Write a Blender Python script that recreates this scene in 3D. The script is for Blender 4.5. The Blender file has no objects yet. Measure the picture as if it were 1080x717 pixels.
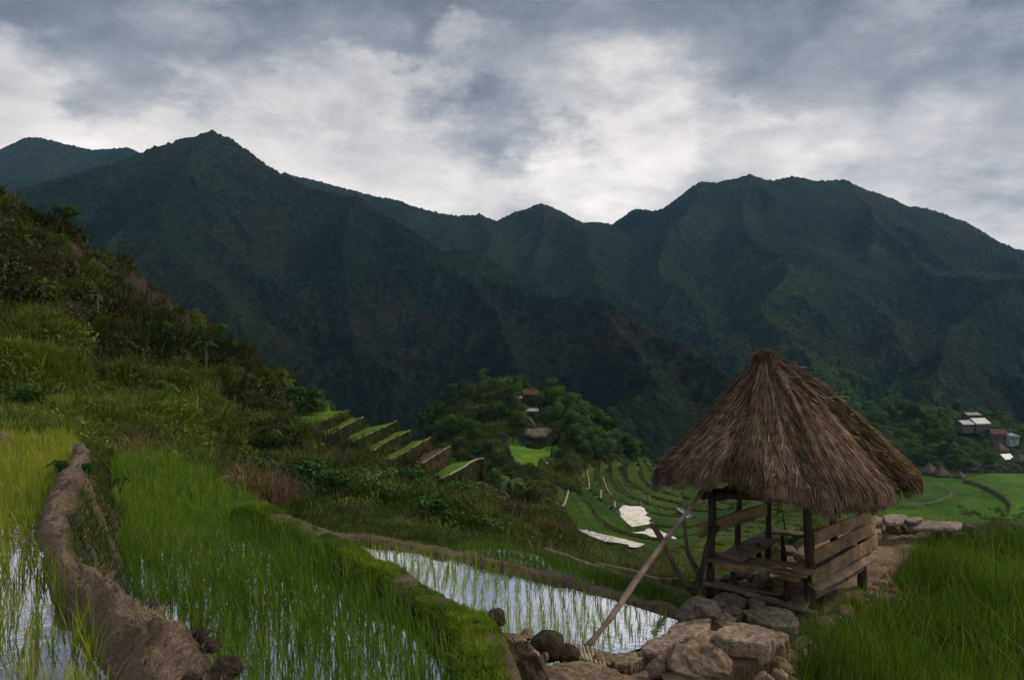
import bpy, math, random
import numpy as np
from mathutils import Vector, Matrix, noise as mnoise
rng = np.random.default_rng(7); random.seed(7)
F = 800.0; CX = 540.0; CY = 358.5
SC = bpy.context.scene; COL = SC.collection
def P(px, py, d): return np.array(((px-CX)/F*d, d, (CY-py)/F*d))
def G(px, py, z):
    d = -z*F/(py-CY); return np.array(((px-CX)/F*d, d, z))
def K(d, py): return (d, (CY-py)/F*d)

# ---------------------------------------------------------------- noise
def _h(ix, iy, s):
    n = (ix.astype(np.int64)*374761393 + iy.astype(np.int64)*668265263 + s*982451653) & 0xffffffff
    n = ((n ^ (n >> 13))*1274126177) & 0xffffffff
    n = (n ^ (n >> 16)) & 0xffffffff
    return n/4294967295.0
def vn(x, y, s=0):
    x = np.asarray(x, float); y = np.asarray(y, float)
    ix = np.floor(x); iy = np.floor(y); fx = x-ix; fy = y-iy
    u = fx*fx*fx*(fx*(fx*6-15)+10); v = fy*fy*fy*(fy*(fy*6-15)+10)
    a = _h(ix, iy, s); b = _h(ix+1, iy, s); c = _h(ix, iy+1, s); d = _h(ix+1, iy+1, s)
    return (a*(1-u)+b*u)*(1-v)+(c*(1-u)+d*u)*v - 0.5          # -.5 .. .5
def fbm(x, y, o=4, s=0, g=0.5):
    r = 0; a = 1.0
    for i in range(o):
        r = r + a*vn(x*2**i+13.7*i, y*2**i-7.1*i, s+i); a *= g
    return r
def cell(x, y, s=0):
    """distance to nearest jittered cell point (F1) and that cell's random value"""
    ix = np.floor(x); iy = np.floor(y)
    best = np.full(np.shape(x), 9.0); val = np.zeros(np.shape(x))
    for dx in (-1, 0, 1):
        for dy in (-1, 0, 1):
            cx = ix+dx; cy = iy+dy
            d = np.hypot(cx+_h(cx, cy, s)-x, cy+_h(cx, cy, s+1)-y)
            m = d < best
            best = np.where(m, d, best); val = np.where(m, _h(cx, cy, s+2), val)
    return best, val
def sstep(a, b, x):
    t = np.clip((x-a)/(b-a), 0, 1); return t*t*(3-2*t)

# ---------------------------------------------------------------- objects
def tag(o, label=None, cat=None, group=None, kind=None):
    if label: o['label'] = label
    if cat: o['category'] = cat
    if group: o['group'] = group
    if kind: o['kind'] = kind
    return o
def empty(name, loc, label=None, cat=None, group=None, rz=0):
    o = bpy.data.objects.new(name, None); COL.objects.link(o)
    o.location = loc; o.rotation_euler = (0, 0, rz); o.empty_display_size = 0.3
    return tag(o, label, cat, group)
def mk(name, V, Q, mat, parent=None, col=None, smooth=False, tris=None, local=None):
    """one mesh object from vertex array V, quads Q (M,4) and optional tris"""
    V = np.asarray(V, np.float32).reshape(-1, 3)
    if local is not None: V = V-np.asarray(local, np.float32)
    elif parent is not None: V = V-np.asarray(parent.location, np.float32)
    Q = np.asarray(Q, np.int32).reshape(-1, 4) if Q is not None else np.zeros((0, 4), np.int32)
    T = np.asarray(tris, np.int32).reshape(-1, 3) if tris is not None else np.zeros((0, 3), np.int32)
    me = bpy.data.meshes.new(name)
    me.vertices.add(len(V)); me.vertices.foreach_set('co', V.ravel())
    nl = Q.size+T.size
    me.loops.add(nl); me.loops.foreach_set('vertex_index', np.concatenate([Q.ravel(), T.ravel()]))
    me.polygons.add(len(Q)+len(T))
    st = np.concatenate([np.arange(len(Q))*4, Q.size+np.arange(len(T))*3]).astype(np.int32)
    me.polygons.foreach_set('loop_start', st)
    me.polygons.foreach_set('use_smooth', np.full(len(Q)+len(T), smooth))
    me.update(calc_edges=True)
    if col is not None:
        a = me.attributes.new('Col', 'FLOAT_COLOR', 'POINT')
        c = np.ones((len(V), 4), np.float32); c[:, :3] = col
        a.data.foreach_set('color', c.ravel())
    me.materials.append(mat)
    o = bpy.data.objects.new(name, me); COL.objects.link(o)
    if parent is not None: o.parent = parent
    return o
class MB:
    def __init__(s): s.v = []; s.q = []; s.t = []; s.c = []; s.n = 0
    def add(s, V, Q=None, T=None, c=None):
        V = np.asarray(V, float).reshape(-1, 3)
        if Q is not None and len(Q): s.q.append(np.asarray(Q).reshape(-1, 4)+s.n)
        if T is not None and len(T): s.t.append(np.asarray(T).reshape(-1, 3)+s.n)
        s.v.append(V); s.n += len(V)
        s.c.append(np.broadcast_to(np.asarray(c if c is not None else (.2, .2, .2), float), (len(V), 3)))
        return s
    def build(s, name, mat, parent=None, smooth=False, local=None):
        return mk(name, np.concatenate(s.v), np.concatenate(s.q) if s.q else None, mat, parent,
                  np.concatenate(s.c), smooth, np.concatenate(s.t) if s.t else None, local)
def gridq(nr, nc, wrap=False):
    i = np.arange(nr-1)[:, None]; j = np.arange(nc if wrap else nc-1)[None, :]
    j2 = (j+1) % nc
    return np.stack(np.broadcast_arrays(i*nc+j, i*nc+j2, (i+1)*nc+j2, (i+1)*nc+j), -1).reshape(-1, 4)
def tube(pts, rad, n=10, rough=0.0, seed=0, cap=True):
    """tapering, slightly knobbly round bar along pts"""
    pts = np.asarray(pts, float); rad = np.broadcast_to(np.asarray(rad, float), (len(pts),))
    m = max(12, len(pts)*3) if rough else len(pts)
    s = np.linspace(0, len(pts)-1, m); k = np.arange(len(pts))
    p = np.stack([np.interp(s, k, pts[:, a]) for a in range(3)], 1); r = np.interp(s, k, rad)
    if rough:
        p = p + np.stack([vn(s*1.3+seed*3.1, s*0+seed+a*9, 5)*rough*1.2 for a in range(3)], 1)
    t = np.gradient(p, axis=0); t /= np.linalg.norm(t, axis=1)[:, None]+1e-9
    up = np.array((0, 0, 1.0)) if abs(t[0][2]) < .9 else np.array((1.0, 0, 0))
    a = np.cross(t, up); a /= np.linalg.norm(a, axis=1)[:, None]; b = np.cross(t, a)
    th = np.arange(n)/n*2*math.pi
    rr = r[:, None]*np.ones(n)[None]
    if rough: rr = rr*(1+0.5*vn(s[:, None]*2.1+seed, np.cos(th)[None]*1.5+seed, 8)+0.3*vn(s[:, None]*5, np.sin(th)[None]*3+seed, 9))
    V = p[:, None]+rr[..., None]*(np.cos(th)[None, :, None]*a[:, None]+np.sin(th)[None, :, None]*b[:, None])
    Q = gridq(m, n, True); V = V.reshape(-1, 3); T = None
    if cap:
        V = np.concatenate([V, p[:1], p[-1:]]); c0 = m*n; j = np.arange(n); j2 = (j+1) % n
        T = np.concatenate([np.stack([np.full(n, c0), j2, j], 1), np.stack([np.full(n, c0+1), (m-1)*n+j, (m-1)*n+j2], 1)])
    return V, Q, T
def plank(a, b, side, w, t, seed=0, rough=0.004, n=14):
    """worn board from a to b; side = direction of its width; t thickness"""
    a = np.asarray(a, float); b = np.asarray(b, float); L = b-a; l = np.linalg.norm(L); u = L/l
    sd = np.asarray(side, float); sd = sd-u*np.dot(sd, u); sd /= np.linalg.norm(sd); nn = np.cross(u, sd)
    s = np.linspace(0, 1, n)
    prof = [(-.5, -.5), (-.44, .5), (0, .5), (.44, .5), (.5, .42), (.5, -.5), (0, -.5)]
    prof = [(-.5, -.4), (-.5, .4), (-.45, .5), (-.15, .5), (.15, .5), (.45, .5), (.5, .4), (.5, -.4), (.45, -.5), (-.45, -.5)]
    V = []
    for i, q in enumerate(s):
        c = a+L*q
        e0 = vn(q*l*4+seed, seed*1.7, 3)*w*.10; e1 = vn(q*l*4-seed, seed*2.7, 4)*w*.10
        bow = vn(q*2+seed, 3.3, 6)*rough*3
        for (x, y) in prof:
            ww = x*w+(e0 if x < 0 else e1)
            V.append(c+sd*ww+nn*(y*t+bow+vn(q*l*14+seed, x*4+seed, 7)*rough)+u*(vn(x*5+seed, seed, 2)*.02 if i in (0, n-1) else 0))
    m = len(prof); Q = gridq(n, m, True); V = np.array(V)
    V = np.concatenate([V, [V[:m].mean(0)], [V[-m:].mean(0)]]); c0 = n*m; j = np.arange(m); j2 = (j+1) % m
    T = np.concatenate([np.stack([np.full(m, c0), j2, j], 1), np.stack([np.full(m, c0+1), (n-1)*m+j, (n-1)*m+j2], 1)])
    return V, Q, T
def boxv(c, s, rz=0.0):
    c = np.asarray(c, float); s = np.asarray(s, float)/2
    V = np.array([(x, y, z) for z in (-1, 1) for y in (-1, 1) for x in (-1, 1)])*s
    cr, sr = math.cos(rz), math.sin(rz)
    V = np.stack([V[:, 0]*cr-V[:, 1]*sr, V[:, 0]*sr+V[:, 1]*cr, V[:, 2]], 1)+c
    return V, np.array([(0, 2, 3, 1), (4, 5, 7, 6), (0, 1, 5, 4), (2, 6, 7, 3), (0, 4, 6, 2), (1, 3, 7, 5)])

# ---------------------------------------------------------------- materials
def newmat(name):
    m = bpy.data.materials.new(name); m.use_nodes = True; nt = m.node_tree
    for n in list(nt.nodes): nt.nodes.remove(n)
    out = nt.nodes.new('ShaderNodeOutputMaterial')
    return m, nt, out
def nd(nt, t, **kw):
    n = nt.nodes.new(t)
    for k, v in kw.items():
        if k.startswith('i_'):
            key = k[2:]; key = int(key) if key.isdigit() else key.replace('_', ' ')
            n.inputs[key].default_value = v
        else: setattr(n, k, v)
    return n
def coords(nt, scale=(1, 1, 1), rot=(0, 0, 0)):
    tc = nd(nt, 'ShaderNodeTexCoord'); mp = nd(nt, 'ShaderNodeMapping')
    mp.inputs['Scale'].default_value = scale; mp.inputs['Rotation'].default_value = rot
    nt.links.new(tc.outputs['Object'], mp.inputs['Vector']); return mp.outputs['Vector']
def noise(nt, vec, scale, detail=6, rough=.6, dist=0):
    n = nd(nt, 'ShaderNodeTexNoise'); n.inputs['Scale'].default_value = scale
    n.inputs['Detail'].default_value = detail; n.inputs['Roughness'].default_value = rough
    n.inputs['Distortion'].default_value = dist
    nt.links.new(vec, n.inputs['Vector']); return n.outputs['Fac']
def ramp(nt, fac, stops):
    r = nd(nt, 'ShaderNodeValToRGB'); e = r.color_ramp.elements
    while len(e) < len(stops): e.new(.5)
    for i, (p, c) in enumerate(stops):
        e[i].position = p; e[i].color = (c[0], c[1], c[2], 1) if not isinstance(c, (int, float)) else (c, c, c, 1)
    nt.links.new(fac, r.inputs[0]); return r.outputs[0]
def mixc(nt, a, b, fac, mode='MIX'):
    m = nd(nt, 'ShaderNodeMix', data_type='RGBA', blend_type=mode)
    for s, v in ((m.inputs[0], fac), (m.inputs[6], a), (m.inputs[7], b)):
        if hasattr(v, 'links'): nt.links.new(v, s)
        else: s.default_value = v if isinstance(v, (int, float)) else (*v, 1)
    return m.outputs[2]
def mth(nt, op, a, b=0.0, c=None):
    m = nd(nt, 'ShaderNodeMath', operation=op)
    for i, v in enumerate((a, b) if c is None else (a, b, c)):
        if hasattr(v, 'links'): nt.links.new(v, m.inputs[i])
        else: m.inputs[i].default_value = v
    return m.outputs[0]
def bump(nt, h, strength, dist):
    b = nd(nt, 'ShaderNodeBump'); b.inputs['Strength'].default_value = strength; b.inputs['Distance'].default_value = dist
    nt.links.new(h, b.inputs['Height']); return b.outputs['Normal']
def princ(nt, out, col, rough=.8, spec=.3, normal=None, metal=0):
    b = nd(nt, 'ShaderNodeBsdfPrincipled'); b.inputs['Specular IOR Level'].default_value = spec
    b.inputs['Metallic'].default_value = metal
    for k, v in (('Base Color', col), ('Roughness', rough)):
        if hasattr(v, 'links'): nt.links.new(v, b.inputs[k])
        else: b.inputs[k].default_value = v if isinstance(v, (int, float)) else (*v, 1)
    if normal is not None: nt.links.new(normal, b.inputs['Normal'])
    if out is not None: nt.links.new(b.outputs[0], out.inputs['Surface'])
    return b
def attr(nt):
    a = nd(nt, 'ShaderNodeAttribute'); a.attribute_name = 'Col'; return a.outputs['Color']

def m_leaf(name, transl=.35, rough=.55, spec=.25):
    m, nt, out = newmat(name); c = attr(nt)
    v = noise(nt, coords(nt), 9, 2); c2 = mixc(nt, c, ramp(nt, v, [(.3, .6), (.7, 1.35)]), 1.0, 'MULTIPLY')
    b = princ(nt, None, c2, rough, spec)
    t = nd(nt, 'ShaderNodeBsdfTranslucent'); nt.links.new(mixc(nt, c2, (1.25, 1.3, .55), 1.0, 'MULTIPLY'), t.inputs['Color'])
    mx = nd(nt, 'ShaderNodeMixShader'); mx.inputs[0].default_value = transl
    nt.links.new(b.outputs[0], mx.inputs[1]); nt.links.new(t.outputs[0], mx.inputs[2]); nt.links.new(mx.outputs[0], out.inputs['Surface'])
    return m
def m_ground(name, scale=1.0):
    m, nt, out = newmat(name); c = attr(nt); V = coords(nt)
    n1 = noise(nt, V, 1.1*scale, 8, .7); n2 = noise(nt, V, 9*scale, 6, .7)
    c2 = mixc(nt, c, ramp(nt, n1, [(.25, .55), (.5, 1.0), (.75, 1.5)]), 1.0, 'MULTIPLY')
    c3 = mixc(nt, c2, ramp(nt, n2, [(.3, .7), (.7, 1.3)]), 1.0, 'MULTIPLY')
    princ(nt, out, c3, .95, .1, bump(nt, mth(nt, 'ADD', n1, n2), .8, .12/scale)); return m
def m_mountain():
    m, nt, out = newmat('forested_slope'); c = attr(nt); V = coords(nt)
    vo = nd(nt, 'ShaderNodeTexVoronoi'); vo.inputs['Scale'].default_value = .15; nt.links.new(V, vo.inputs['Vector'])
    vo2 = nd(nt, 'ShaderNodeTexVoronoi'); vo2.inputs['Scale'].default_value = .34; nt.links.new(V, vo2.inputs['Vector'])
    n1 = noise(nt, V, .3, 6, .75)
    cc = mixc(nt, c, ramp(nt, vo.outputs['Color'], [(.1, .65), (.6, 1.0), (.95, 1.5)]), 1.0, 'MULTIPLY')
    cc = mixc(nt, cc, ramp(nt, n1, [(.3, .75), (.7, 1.3)]), 1.0, 'MULTIPLY')
    h = mth(nt, 'SUBTRACT', mth(nt, 'MULTIPLY', n1, .8), mth(nt, 'ADD', vo.outputs['Distance'], mth(nt, 'MULTIPLY', vo2.outputs['Distance'], .6)))
    princ(nt, out, cc, .95, .05, bump(nt, h, 1.0, 7.0)); return m
def m_wood(name, c1, c2, axis=(1, 1, 1), rough=.8):
    m, nt, out = newmat(name); tc = nd(nt, 'ShaderNodeTexCoord')
    V = coords(nt, axis)
    n1 = noise(nt, V, 6, 8, .65, .6); n2 = noise(nt, coords(nt), 3, 4); w = noise(nt, V, 40, 3, .6)
    c = ramp(nt, n1, [(.25, c1), (.75, c2)])
    c = mixc(nt, c, ramp(nt, n2, [(.3, .5), (.65, 1.25)]), 1.0, 'MULTIPLY')
    princ(nt, out, c, rough, .2, bump(nt, mth(nt, 'ADD', n1, mth(nt, 'MULTIPLY', w, .5)), .7, .012)); return m
def m_stone(name, c1, c2, lichen=(.36, .35, .3), amt=.62, sc=1.0):
    m, nt, out = newmat(name); V = coords(nt)
    n1 = noise(nt, V, 2.2*sc, 9, .65); n2 = noise(nt, V, 14*sc, 8, .7); n3 = noise(nt, V, 5*sc, 5, .6, .5)
    mu = nd(nt, 'ShaderNodeTexVoronoi', feature='DISTANCE_TO_EDGE'); mu.inputs['Scale'].default_value = 1.9*sc
    dv = nd(nt, 'ShaderNodeVectorMath', operation='ADD'); nt.links.new(V, dv.inputs[0])
    nz = nd(nt, 'ShaderNodeTexNoise'); nz.inputs['Scale'].default_value = 3*sc; nt.links.new(V, nz.inputs['Vector'])
    nt.links.new(nz.outputs['Color'], dv.inputs[1]); nt.links.new(dv.outputs[0], mu.inputs['Vector'])
    crack = ramp(nt, mu.outputs['Distance'], [(0, .35), (.035, 1.0)])
    c = ramp(nt, n1, [(.3, c1), (.7, c2)])
    c = mixc(nt, c, ramp(nt, n2, [(.35, .4), (.65, 1.45)]), 1.0, 'MULTIPLY')
    c = mixc(nt, c, lichen, ramp(nt, n3, [(amt, 0.0), (amt+.06, .75)]))
    c = mixc(nt, c, crack, .22, 'MULTIPLY')
    h = mth(nt, 'ADD', mth(nt, 'ADD', mth(nt, 'MULTIPLY', n1, 1.5), n2), mth(nt, 'MULTIPLY', crack, .3))
    princ(nt, out, c, .9, .25, bump(nt, h, 1.0, .075/sc)); return m
def m_plain(name, c1, c2, sc=3, rough=.8, bmp=.02, spec=.2):
    m, nt, out = newmat(name); V = coords(nt); n1 = noise(nt, V, sc, 8, .65)
    princ(nt, out, ramp(nt, n1, [(.3, c1), (.7, c2)]), rough, spec, bump(nt, n1, .6, bmp)); return m
def m_water(name, mud=(.03, .026, .016), fac=.62, wave=.0012, tint=(.93, .95, 1.0), patchy=0):
    m, nt, out = newmat(name); V = coords(nt)
    n1 = noise(nt, V, 2.0, 4, .6); n2 = noise(nt, V, 14, 3, .5)
    nn = bump(nt, mth(nt, 'ADD', n1, mth(nt, 'MULTIPLY', n2, .25)), .5, wave*8)
    b = princ(nt, None, mud, .5, .3)
    g = nd(nt, 'ShaderNodeBsdfGlossy'); g.inputs['Roughness'].default_value = .04; g.inputs['Color'].default_value = (*tint, 1)
    nt.links.new(nn, g.inputs['Normal'])
    fr = nd(nt, 'ShaderNodeFresnel'); fr.inputs['IOR'].default_value = 2.2
    mx = nd(nt, 'ShaderNodeMixShader'); f = mth(nt, 'ADD', mth(nt, 'MULTIPLY', fr.outputs[0], 1.0), fac-.25)
    if patchy:
        p = noise(nt, V, patchy*3, 6, .7); f = mth(nt, 'MULTIPLY', f, ramp(nt, p, [(.40, .42), (.58, 1.0)]))
    nt.links.new(f, mx.inputs[0]); nt.links.new(b.outputs[0], mx.inputs[1]); nt.links.new(g.outputs[0], mx.inputs[2])
    nt.links.new(mx.outputs[0], out.inputs['Surface']); return m

M = dict(
 leaf=m_leaf('leaf'), rice=m_leaf('rice_leaf', .4, .5, .3), forest_leaf=m_leaf('tree_leaf', .25, .6, .15),
 thatch=m_leaf('thatch_straw', .12, .85, .1), ground=m_ground('hill_ground'), field=m_ground('field_ground', .6),
 mountain=m_mountain(),
 bark=m_wood('bark', (.05, .04, .03), (.16, .13, .1), (1, 1, .3)),
 darkwood=m_wood('dark_wood', (.022, .017, .013), (.075, .058, .045), (1, 1, .25)),
 pole=m_wood('pole_wood', (.12, .08, .06), (.33, .25, .19), (1, .4, .4)),
 board=m_wood('pale_board', (.10, .068, .036), (.36, .26, .145), (2.5, .5, 3)),
 seat=m_wood('seat_board', (.06, .045, .034), (.27, .205, .15), (1.5, .6, 3)),
 stone=m_stone('tan_stone', (.19, .13, .08), (.50, .385, .255)),
 slab=m_stone('slab_stone', (.26, .19, .125), (.55, .435, .31), amt=.66),
 greystone=m_stone('grey_stone', (.12, .095, .07), (.34, .28, .21)),
 darkstone=m_stone('dark_boulder', (.035, .026, .018), (.13, .10, .07), (.42, .36, .26), .66),
 palestone=m_stone('pale_stone', (.30, .22, .16), (.58, .46, .36)),
 lichenstone=m_stone('lichen_stone', (.075, .052, .034), (.24, .18, .12), (.62, .56, .44), .60),
 mud=m_plain('mud', (.08, .058, .04), (.20, .15, .105), 5, .85, .03),
 soil=m_plain('soil', (.05, .037, .024), (.16, .115, .075), 4, .95, .05),
 water=m_water('paddy_water'), farwater=m_water('far_paddy_water', (.12, .10, .065), .5, .0004, (.80, .74, .62), .3),
 tin=m_plain('tin_roof', (.36, .38, .41), (.60, .62, .64), 1, .45, .02, .5),
 bluetin=m_plain('blue_tin', (.25, .29, .34), (.4, .45, .5), 1, .45, .02, .5),
 rust=m_plain('rust_roof', (.085, .035, .026), (.17, .07, .05), 1, .7),
 pinkroof=m_plain('faded_roof', (.32, .26, .24), (.45, .38, .35), 1, .7),
 wall=m_plain('house_wall', (.09, .08, .065), (.18, .155, .13), 1.5, .9),
 woodwall=m_plain('wood_wall', (.07, .05, .035), (.16, .11, .08), 1.5, .9),
 farthatch=m_plain('far_thatch', (.08, .062, .05), (.17, .135, .11), 2, .95, .1),
 glassdark=m_plain('dark_pane', (.01, .012, .015), (.02, .024, .03), 1, .2, .0, .5),
 bamboo=m_wood('bamboo', (.30, .26, .17), (.55, .48, .34), (3, 3, .5)),
)
BLOBS = [(642, 160, .07, .10, .36), (700, 110, .06, .05, .12), (800, 130, .09, .03, .18), (410, 72, .09, .03, .22), (545, 140, .10, .055, -.30), (545, 20, .20, .05, -.14), (100, 25, .34, .09, -.26), (1020, 75, .30, .12, -.30), (250, 130, .35, .06, .12), (30, 110, .2, .05, .08), (1050, 235, .25, .05, .06)]
SUN_E = 1.5; HAZE = 0.00009; EXPO = 0.35
# ================================================================ TERRAIN
def flat(z, d1, *rest): return [(1.5, z), (d1, z), *rest]
TB = {
 -900: flat(-1.72, 11, K(14,380), K(25,120), K(45,-60), K(60,-120), K(90,0), K(150,200), K(400,400), K(620,450)),
 -300: flat(-1.72, 12, K(14,430), K(20,365), K(32,250), K(48,155), K(62,95), K(80,130), K(140,290), K(400,440), K(620,470)),
 -100: flat(-1.72, 12, K(14,445), K(20,400), K(30,320), K(46,230), K(61,175), K(78,200), K(140,320), K(400,460), K(620,480)),
 0: flat(-1.72, 12.3, K(14,452), K(20,418), K(30,352), K(45,268), K(60,211), K(75,229), K(130,335), K(400,470), K(620,480)),
 60: flat(-1.72, 12.5, K(14,458), K(20,430), K(30,368), K(45,293), K(62,241), K(80,264), K(140,372), K(400,475), K(620,480)),
 120: flat(-2.4, 13.8, K(15,479), K(20,454), K(30,403), K(45,330), K(63,280), K(82,305), K(140,400), K(400,480), K(620,480)),
 200: flat(-2.4, 14.2, K(16,484), K(22,463), K(32,428), K(48,376), K(65,337), K(85,370), K(150,455), K(400,490), K(620,480)),
 260: flat(-2.45, 12.3, K(14,509), K(18,493), K(26,465), K(36,440), K(52,402), K(68,372), K(90,410), K(150,475), K(400,500), K(620,480)),
 320: flat(-2.5, 9.5, (11.7, -2.9), K(14,535), K(20,512), K(30,490), K(42,474), K(51,463), K(60,436), K(70,408), K(85,428), K(110,465), K(160,505), K(400,510), K(620,480)),
 365: flat(-3.15, 11.2, K(14,544), K(20,524), K(30,508), K(42,498), K(57,490), K(64,468), K(70,442), K(80,458), K(100,480), K(170,525), K(400,510), K(620,480)),
 420: flat(-3.15, 11, K(13,562), K(18,546), K(28,528), K(42,516), K(60,507), K(74,496), K(84,474), K(90,466), K(97,492), K(110,500), K(160,530), K(400,510), K(620,480)),
 445: flat(-3.15, 10.9, K(13,568), K(18,553), K(28,534), K(42,522), K(60,514), K(80,502), K(92,480), K(102,500), K(165,540), K(215,485), K(252,455), K(278,447), K(330,490), K(400,505), K(620,480)),
 475: flat(-3.15, 10.7, K(13,575), K(18,561), K(28,542), K(42,530), K(60,522), K(86,512), K(98,494), K(110,512), K(125,540), K(170,532), K(205,475), K(240,432), K(268,417), K(305,465), K(400,505), K(620,480)),
 515: flat(-3.2, 10.3, K(13,586), K(18,568), K(28,552), K(42,540), K(60,530), K(85,519), K(101,509), K(112,522), K(125,540), K(160,520), K(185,492), K(207,462), K(235,424), K(260,405), K(295,445), K(400,502), K(620,480)),
 550: flat(-3.25, 10, K(12,593), K(16,581), K(24,568), K(36,556), K(55,545), K(80,537), K(110,526), K(140,511), K(163,498), K(208,468), K(216,452), K(235,420), K(255,406), K(285,435), K(400,500), K(620,480)),
 600: flat(-3.25, 9.7, K(12,599), K(16,590), K(24,582), K(36,576), K(55,576), K(80,574), K(103,569), K(113,549), K(125,533), K(150,512), K(180,490), K(205,462), K(240,434), K(258,427), K(290,460), K(400,500), K(620,480)),
 650: flat(-3.25, 9.2, K(12,607), K(16,600), K(24,594), K(36,589), K(55,592), K(80,591), K(98,585), K(112,564), K(125,551), K(165,524), K(195,506), K(225,488), K(250,474), K(275,468), K(310,484), K(400,500), K(620,480)),
 700: flat(-3.25, 8.8, K(11,613), K(16,608), K(24,602), K(36,600), K(60,598), K(92,592), K(108,574), K(140,548), K(180,527), K(220,509), K(260,498), K(290,494), K(330,500), K(450,500), K(620,480)),
 760: flat(-3.3, 10, (11, -3.45), K(14,628), K(20,622), K(40,607), K(80,583), K(130,556), K(190,531), K(250,512), K(310,501), K(380,493), K(450,490), K(620,470)),
 850: flat(-3.3, 13.3, K(15,600), K(20,617), K(40,612), K(80,588), K(140,558), K(210,532), K(300,506), K(350,494), K(400,470), K(450,448), K(500,450), K(620,470)),
 900: flat(-3.3, 13.5, K(15,598), K(20,612), K(40,610), K(80,590), K(150,566), K(230,549), K(311,500), K(335,492), K(380,466), K(430,440), K(460,434), K(520,452), K(620,470)),
 960: flat(-3.3, 13.7, K(15,598), K(20,612), K(40,610), K(80,590), K(150,568), K(230,549), K(311,500), K(340,492), K(385,462), K(430,432), K(460,427), K(520,452), K(620,470)),
 1010: flat(-3.3, 13.7, K(15,598), K(20,612), K(40,610), K(80,590), K(150,568), K(230,549), K(311,501), K(345,492), K(395,465), K(440,438), K(465,434), K(520,452), K(620,470)),
 1080: flat(-3.3, 13.7, K(15,598), K(20,612), K(40,610), K(80,590), K(150,568), K(230,549), K(311,502), K(345,494), K(400,472), K(450,452), K(520,452), K(620,470)),
 1300: flat(-3.3, 13.7, K(15,598), K(20,612), K(40,610), K(80,590), K(150,568), K(230,549), K(311,502), K(345,480), K(400,450), K(450,430), K(520,420), K(620,440)),
 1900: flat(-3.3, 13.7, K(15,598), K(20,612), K(40,610), K(80,590), K(150,568), K(230,540), K(311,480), K(345,450), K(400,420), K(450,400), K(520,380), K(620,380)),
}
tc_ = np.array(sorted(TB))
pxs = np.concatenate([np.arange(-900, -60, 6.0), np.arange(-60, 1140, 1.25), np.arange(1140, 1900, 8.0)])
lnd = np.concatenate([np.linspace(math.log(1.9), math.log(14), 230, endpoint=False), np.linspace(math.log(14), math.log(600), 960)])
ds = np.exp(lnd)
prof = np.array([np.interp(ds, [k[0] for k in TB[c]], [k[1] for k in TB[c]]) for c in tc_])      # cols x rows
# cubic-ish interpolation between table columns
ci = np.clip(np.searchsorted(tc_, pxs)-1, 0, len(tc_)-2)
tt = (pxs-tc_[ci])/(tc_[ci+1]-tc_[ci]); ts = tt*.55+.45*(tt*tt*(3-2*tt))
Zg = prof[ci]*(1-ts)[:, None]+prof[ci+1]*ts[:, None]                                                # nc x nr
def smooth(a, k, ax):
    w = np.ones(k)/k; pad = [(0, 0), (0, 0)]; pad[ax] = (k//2, k//2)
    b = np.pad(a, pad, mode='edge')
    c = np.cumsum(b, axis=ax)
    c = np.concatenate([np.zeros_like(np.take(c, [0], ax)), c], ax)
    n = a.shape[ax]
    return (np.take(c, range(k, k+n), ax)-np.take(c, range(0, n), ax))/k
far = sstep(14, 22, ds)[None]
Zs = smooth(smooth(smooth(Zg, 21, 0), 15, 1), 15, 0)
Zg = Zg*(1-far)+Zs*far
X = (pxs[:, None]-CX)/F*ds[None]; Y = np.broadcast_to(ds[None], X.shape)
PX = np.broadcast_to(pxs[:, None], X.shape); D = Y

def inpoly(poly, x, y):
    poly = np.asarray(poly); r = np.zeros(np.shape(x), bool); n = len(poly)
    for i in range(n):
        x0, y0 = poly[i][:2]; x1, y1 = poly[(i+1) % n][:2]
        c = ((y0 > y) != (y1 > y)) & (x < (x1-x0)*(y-y0)/((y1-y0) if y1 != y0 else 1e-9)+x0)
        r ^= c
    return r
def densify(pts, step):
    pts = np.asarray(pts, float); out = []
    for a, b in zip(pts[:-1], pts[1:]):
        n = max(1, int(np.linalg.norm(b-a)/step)); out += [a+(b-a)*i/n for i in range(n)]
    return np.array(out+[pts[-1]])
def smoothline(pts, it=3):
    p = np.asarray(pts, float)
    for _ in range(it):
        q = [p[0]]
        for a, b in zip(p[:-1], p[1:]): q += [a*.75+b*.25, a*.25+b*.75]
        p = np.array(q+[p[-1]])
    return p
# regions of the hillside: ledges left by old terraces under the growth
def stepz(z, s, w):
    q = z/s; f = q-np.floor(q); return s*(np.floor(q)+sstep(.5-w, .5+w, f)*1.0)
hill = sstep(15, 20, D)*(1-sstep(78, 95, D))*(1-sstep(560, 640, PX))
warp = fbm(X*.06, Y*.06, 3, 3)*2.2
stp = 2.3; Zq = stepz(Zg+warp, stp, .13)-warp
Zg = Zg+hill*.9*(Zq-Zg)
mc, mv = cell(X/2.6+fbm(X*.5, Y*.5, 2, 4)*.6, Y/2.6, 15)
Zg = Zg+hill*(fbm(X*.35, Y*.35, 4, 5)*.6+(.55-mc)*1.3*(mv > .25)*sstep(18, 30, D))
# rice terraces in the valley, rims along the contours
vreg = sstep(84, 92, D)*(1-sstep(300, 312, D))*sstep(572, 600, PX)*(1-sstep(880, 900, PX))
vreg = vreg*(1-sstep(-6, 6, (D-(150+(PX-590)*1.15))*(PX < 720)))
w2 = fbm(X*.03, Y*.03, 2, 9)*1.0
q = (Zg+w2)/2.0; fr = q-np.floor(q)
Zt = 2.0*(np.floor(q)+sstep(.40, .60, fr)+.06*fr)-w2
Zg = Zg*(1-vreg)+Zt*vreg
rim = vreg*np.exp(-((fr-.625)/.05)**2); ris = vreg*((fr > .36) & (fr < .60))
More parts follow.
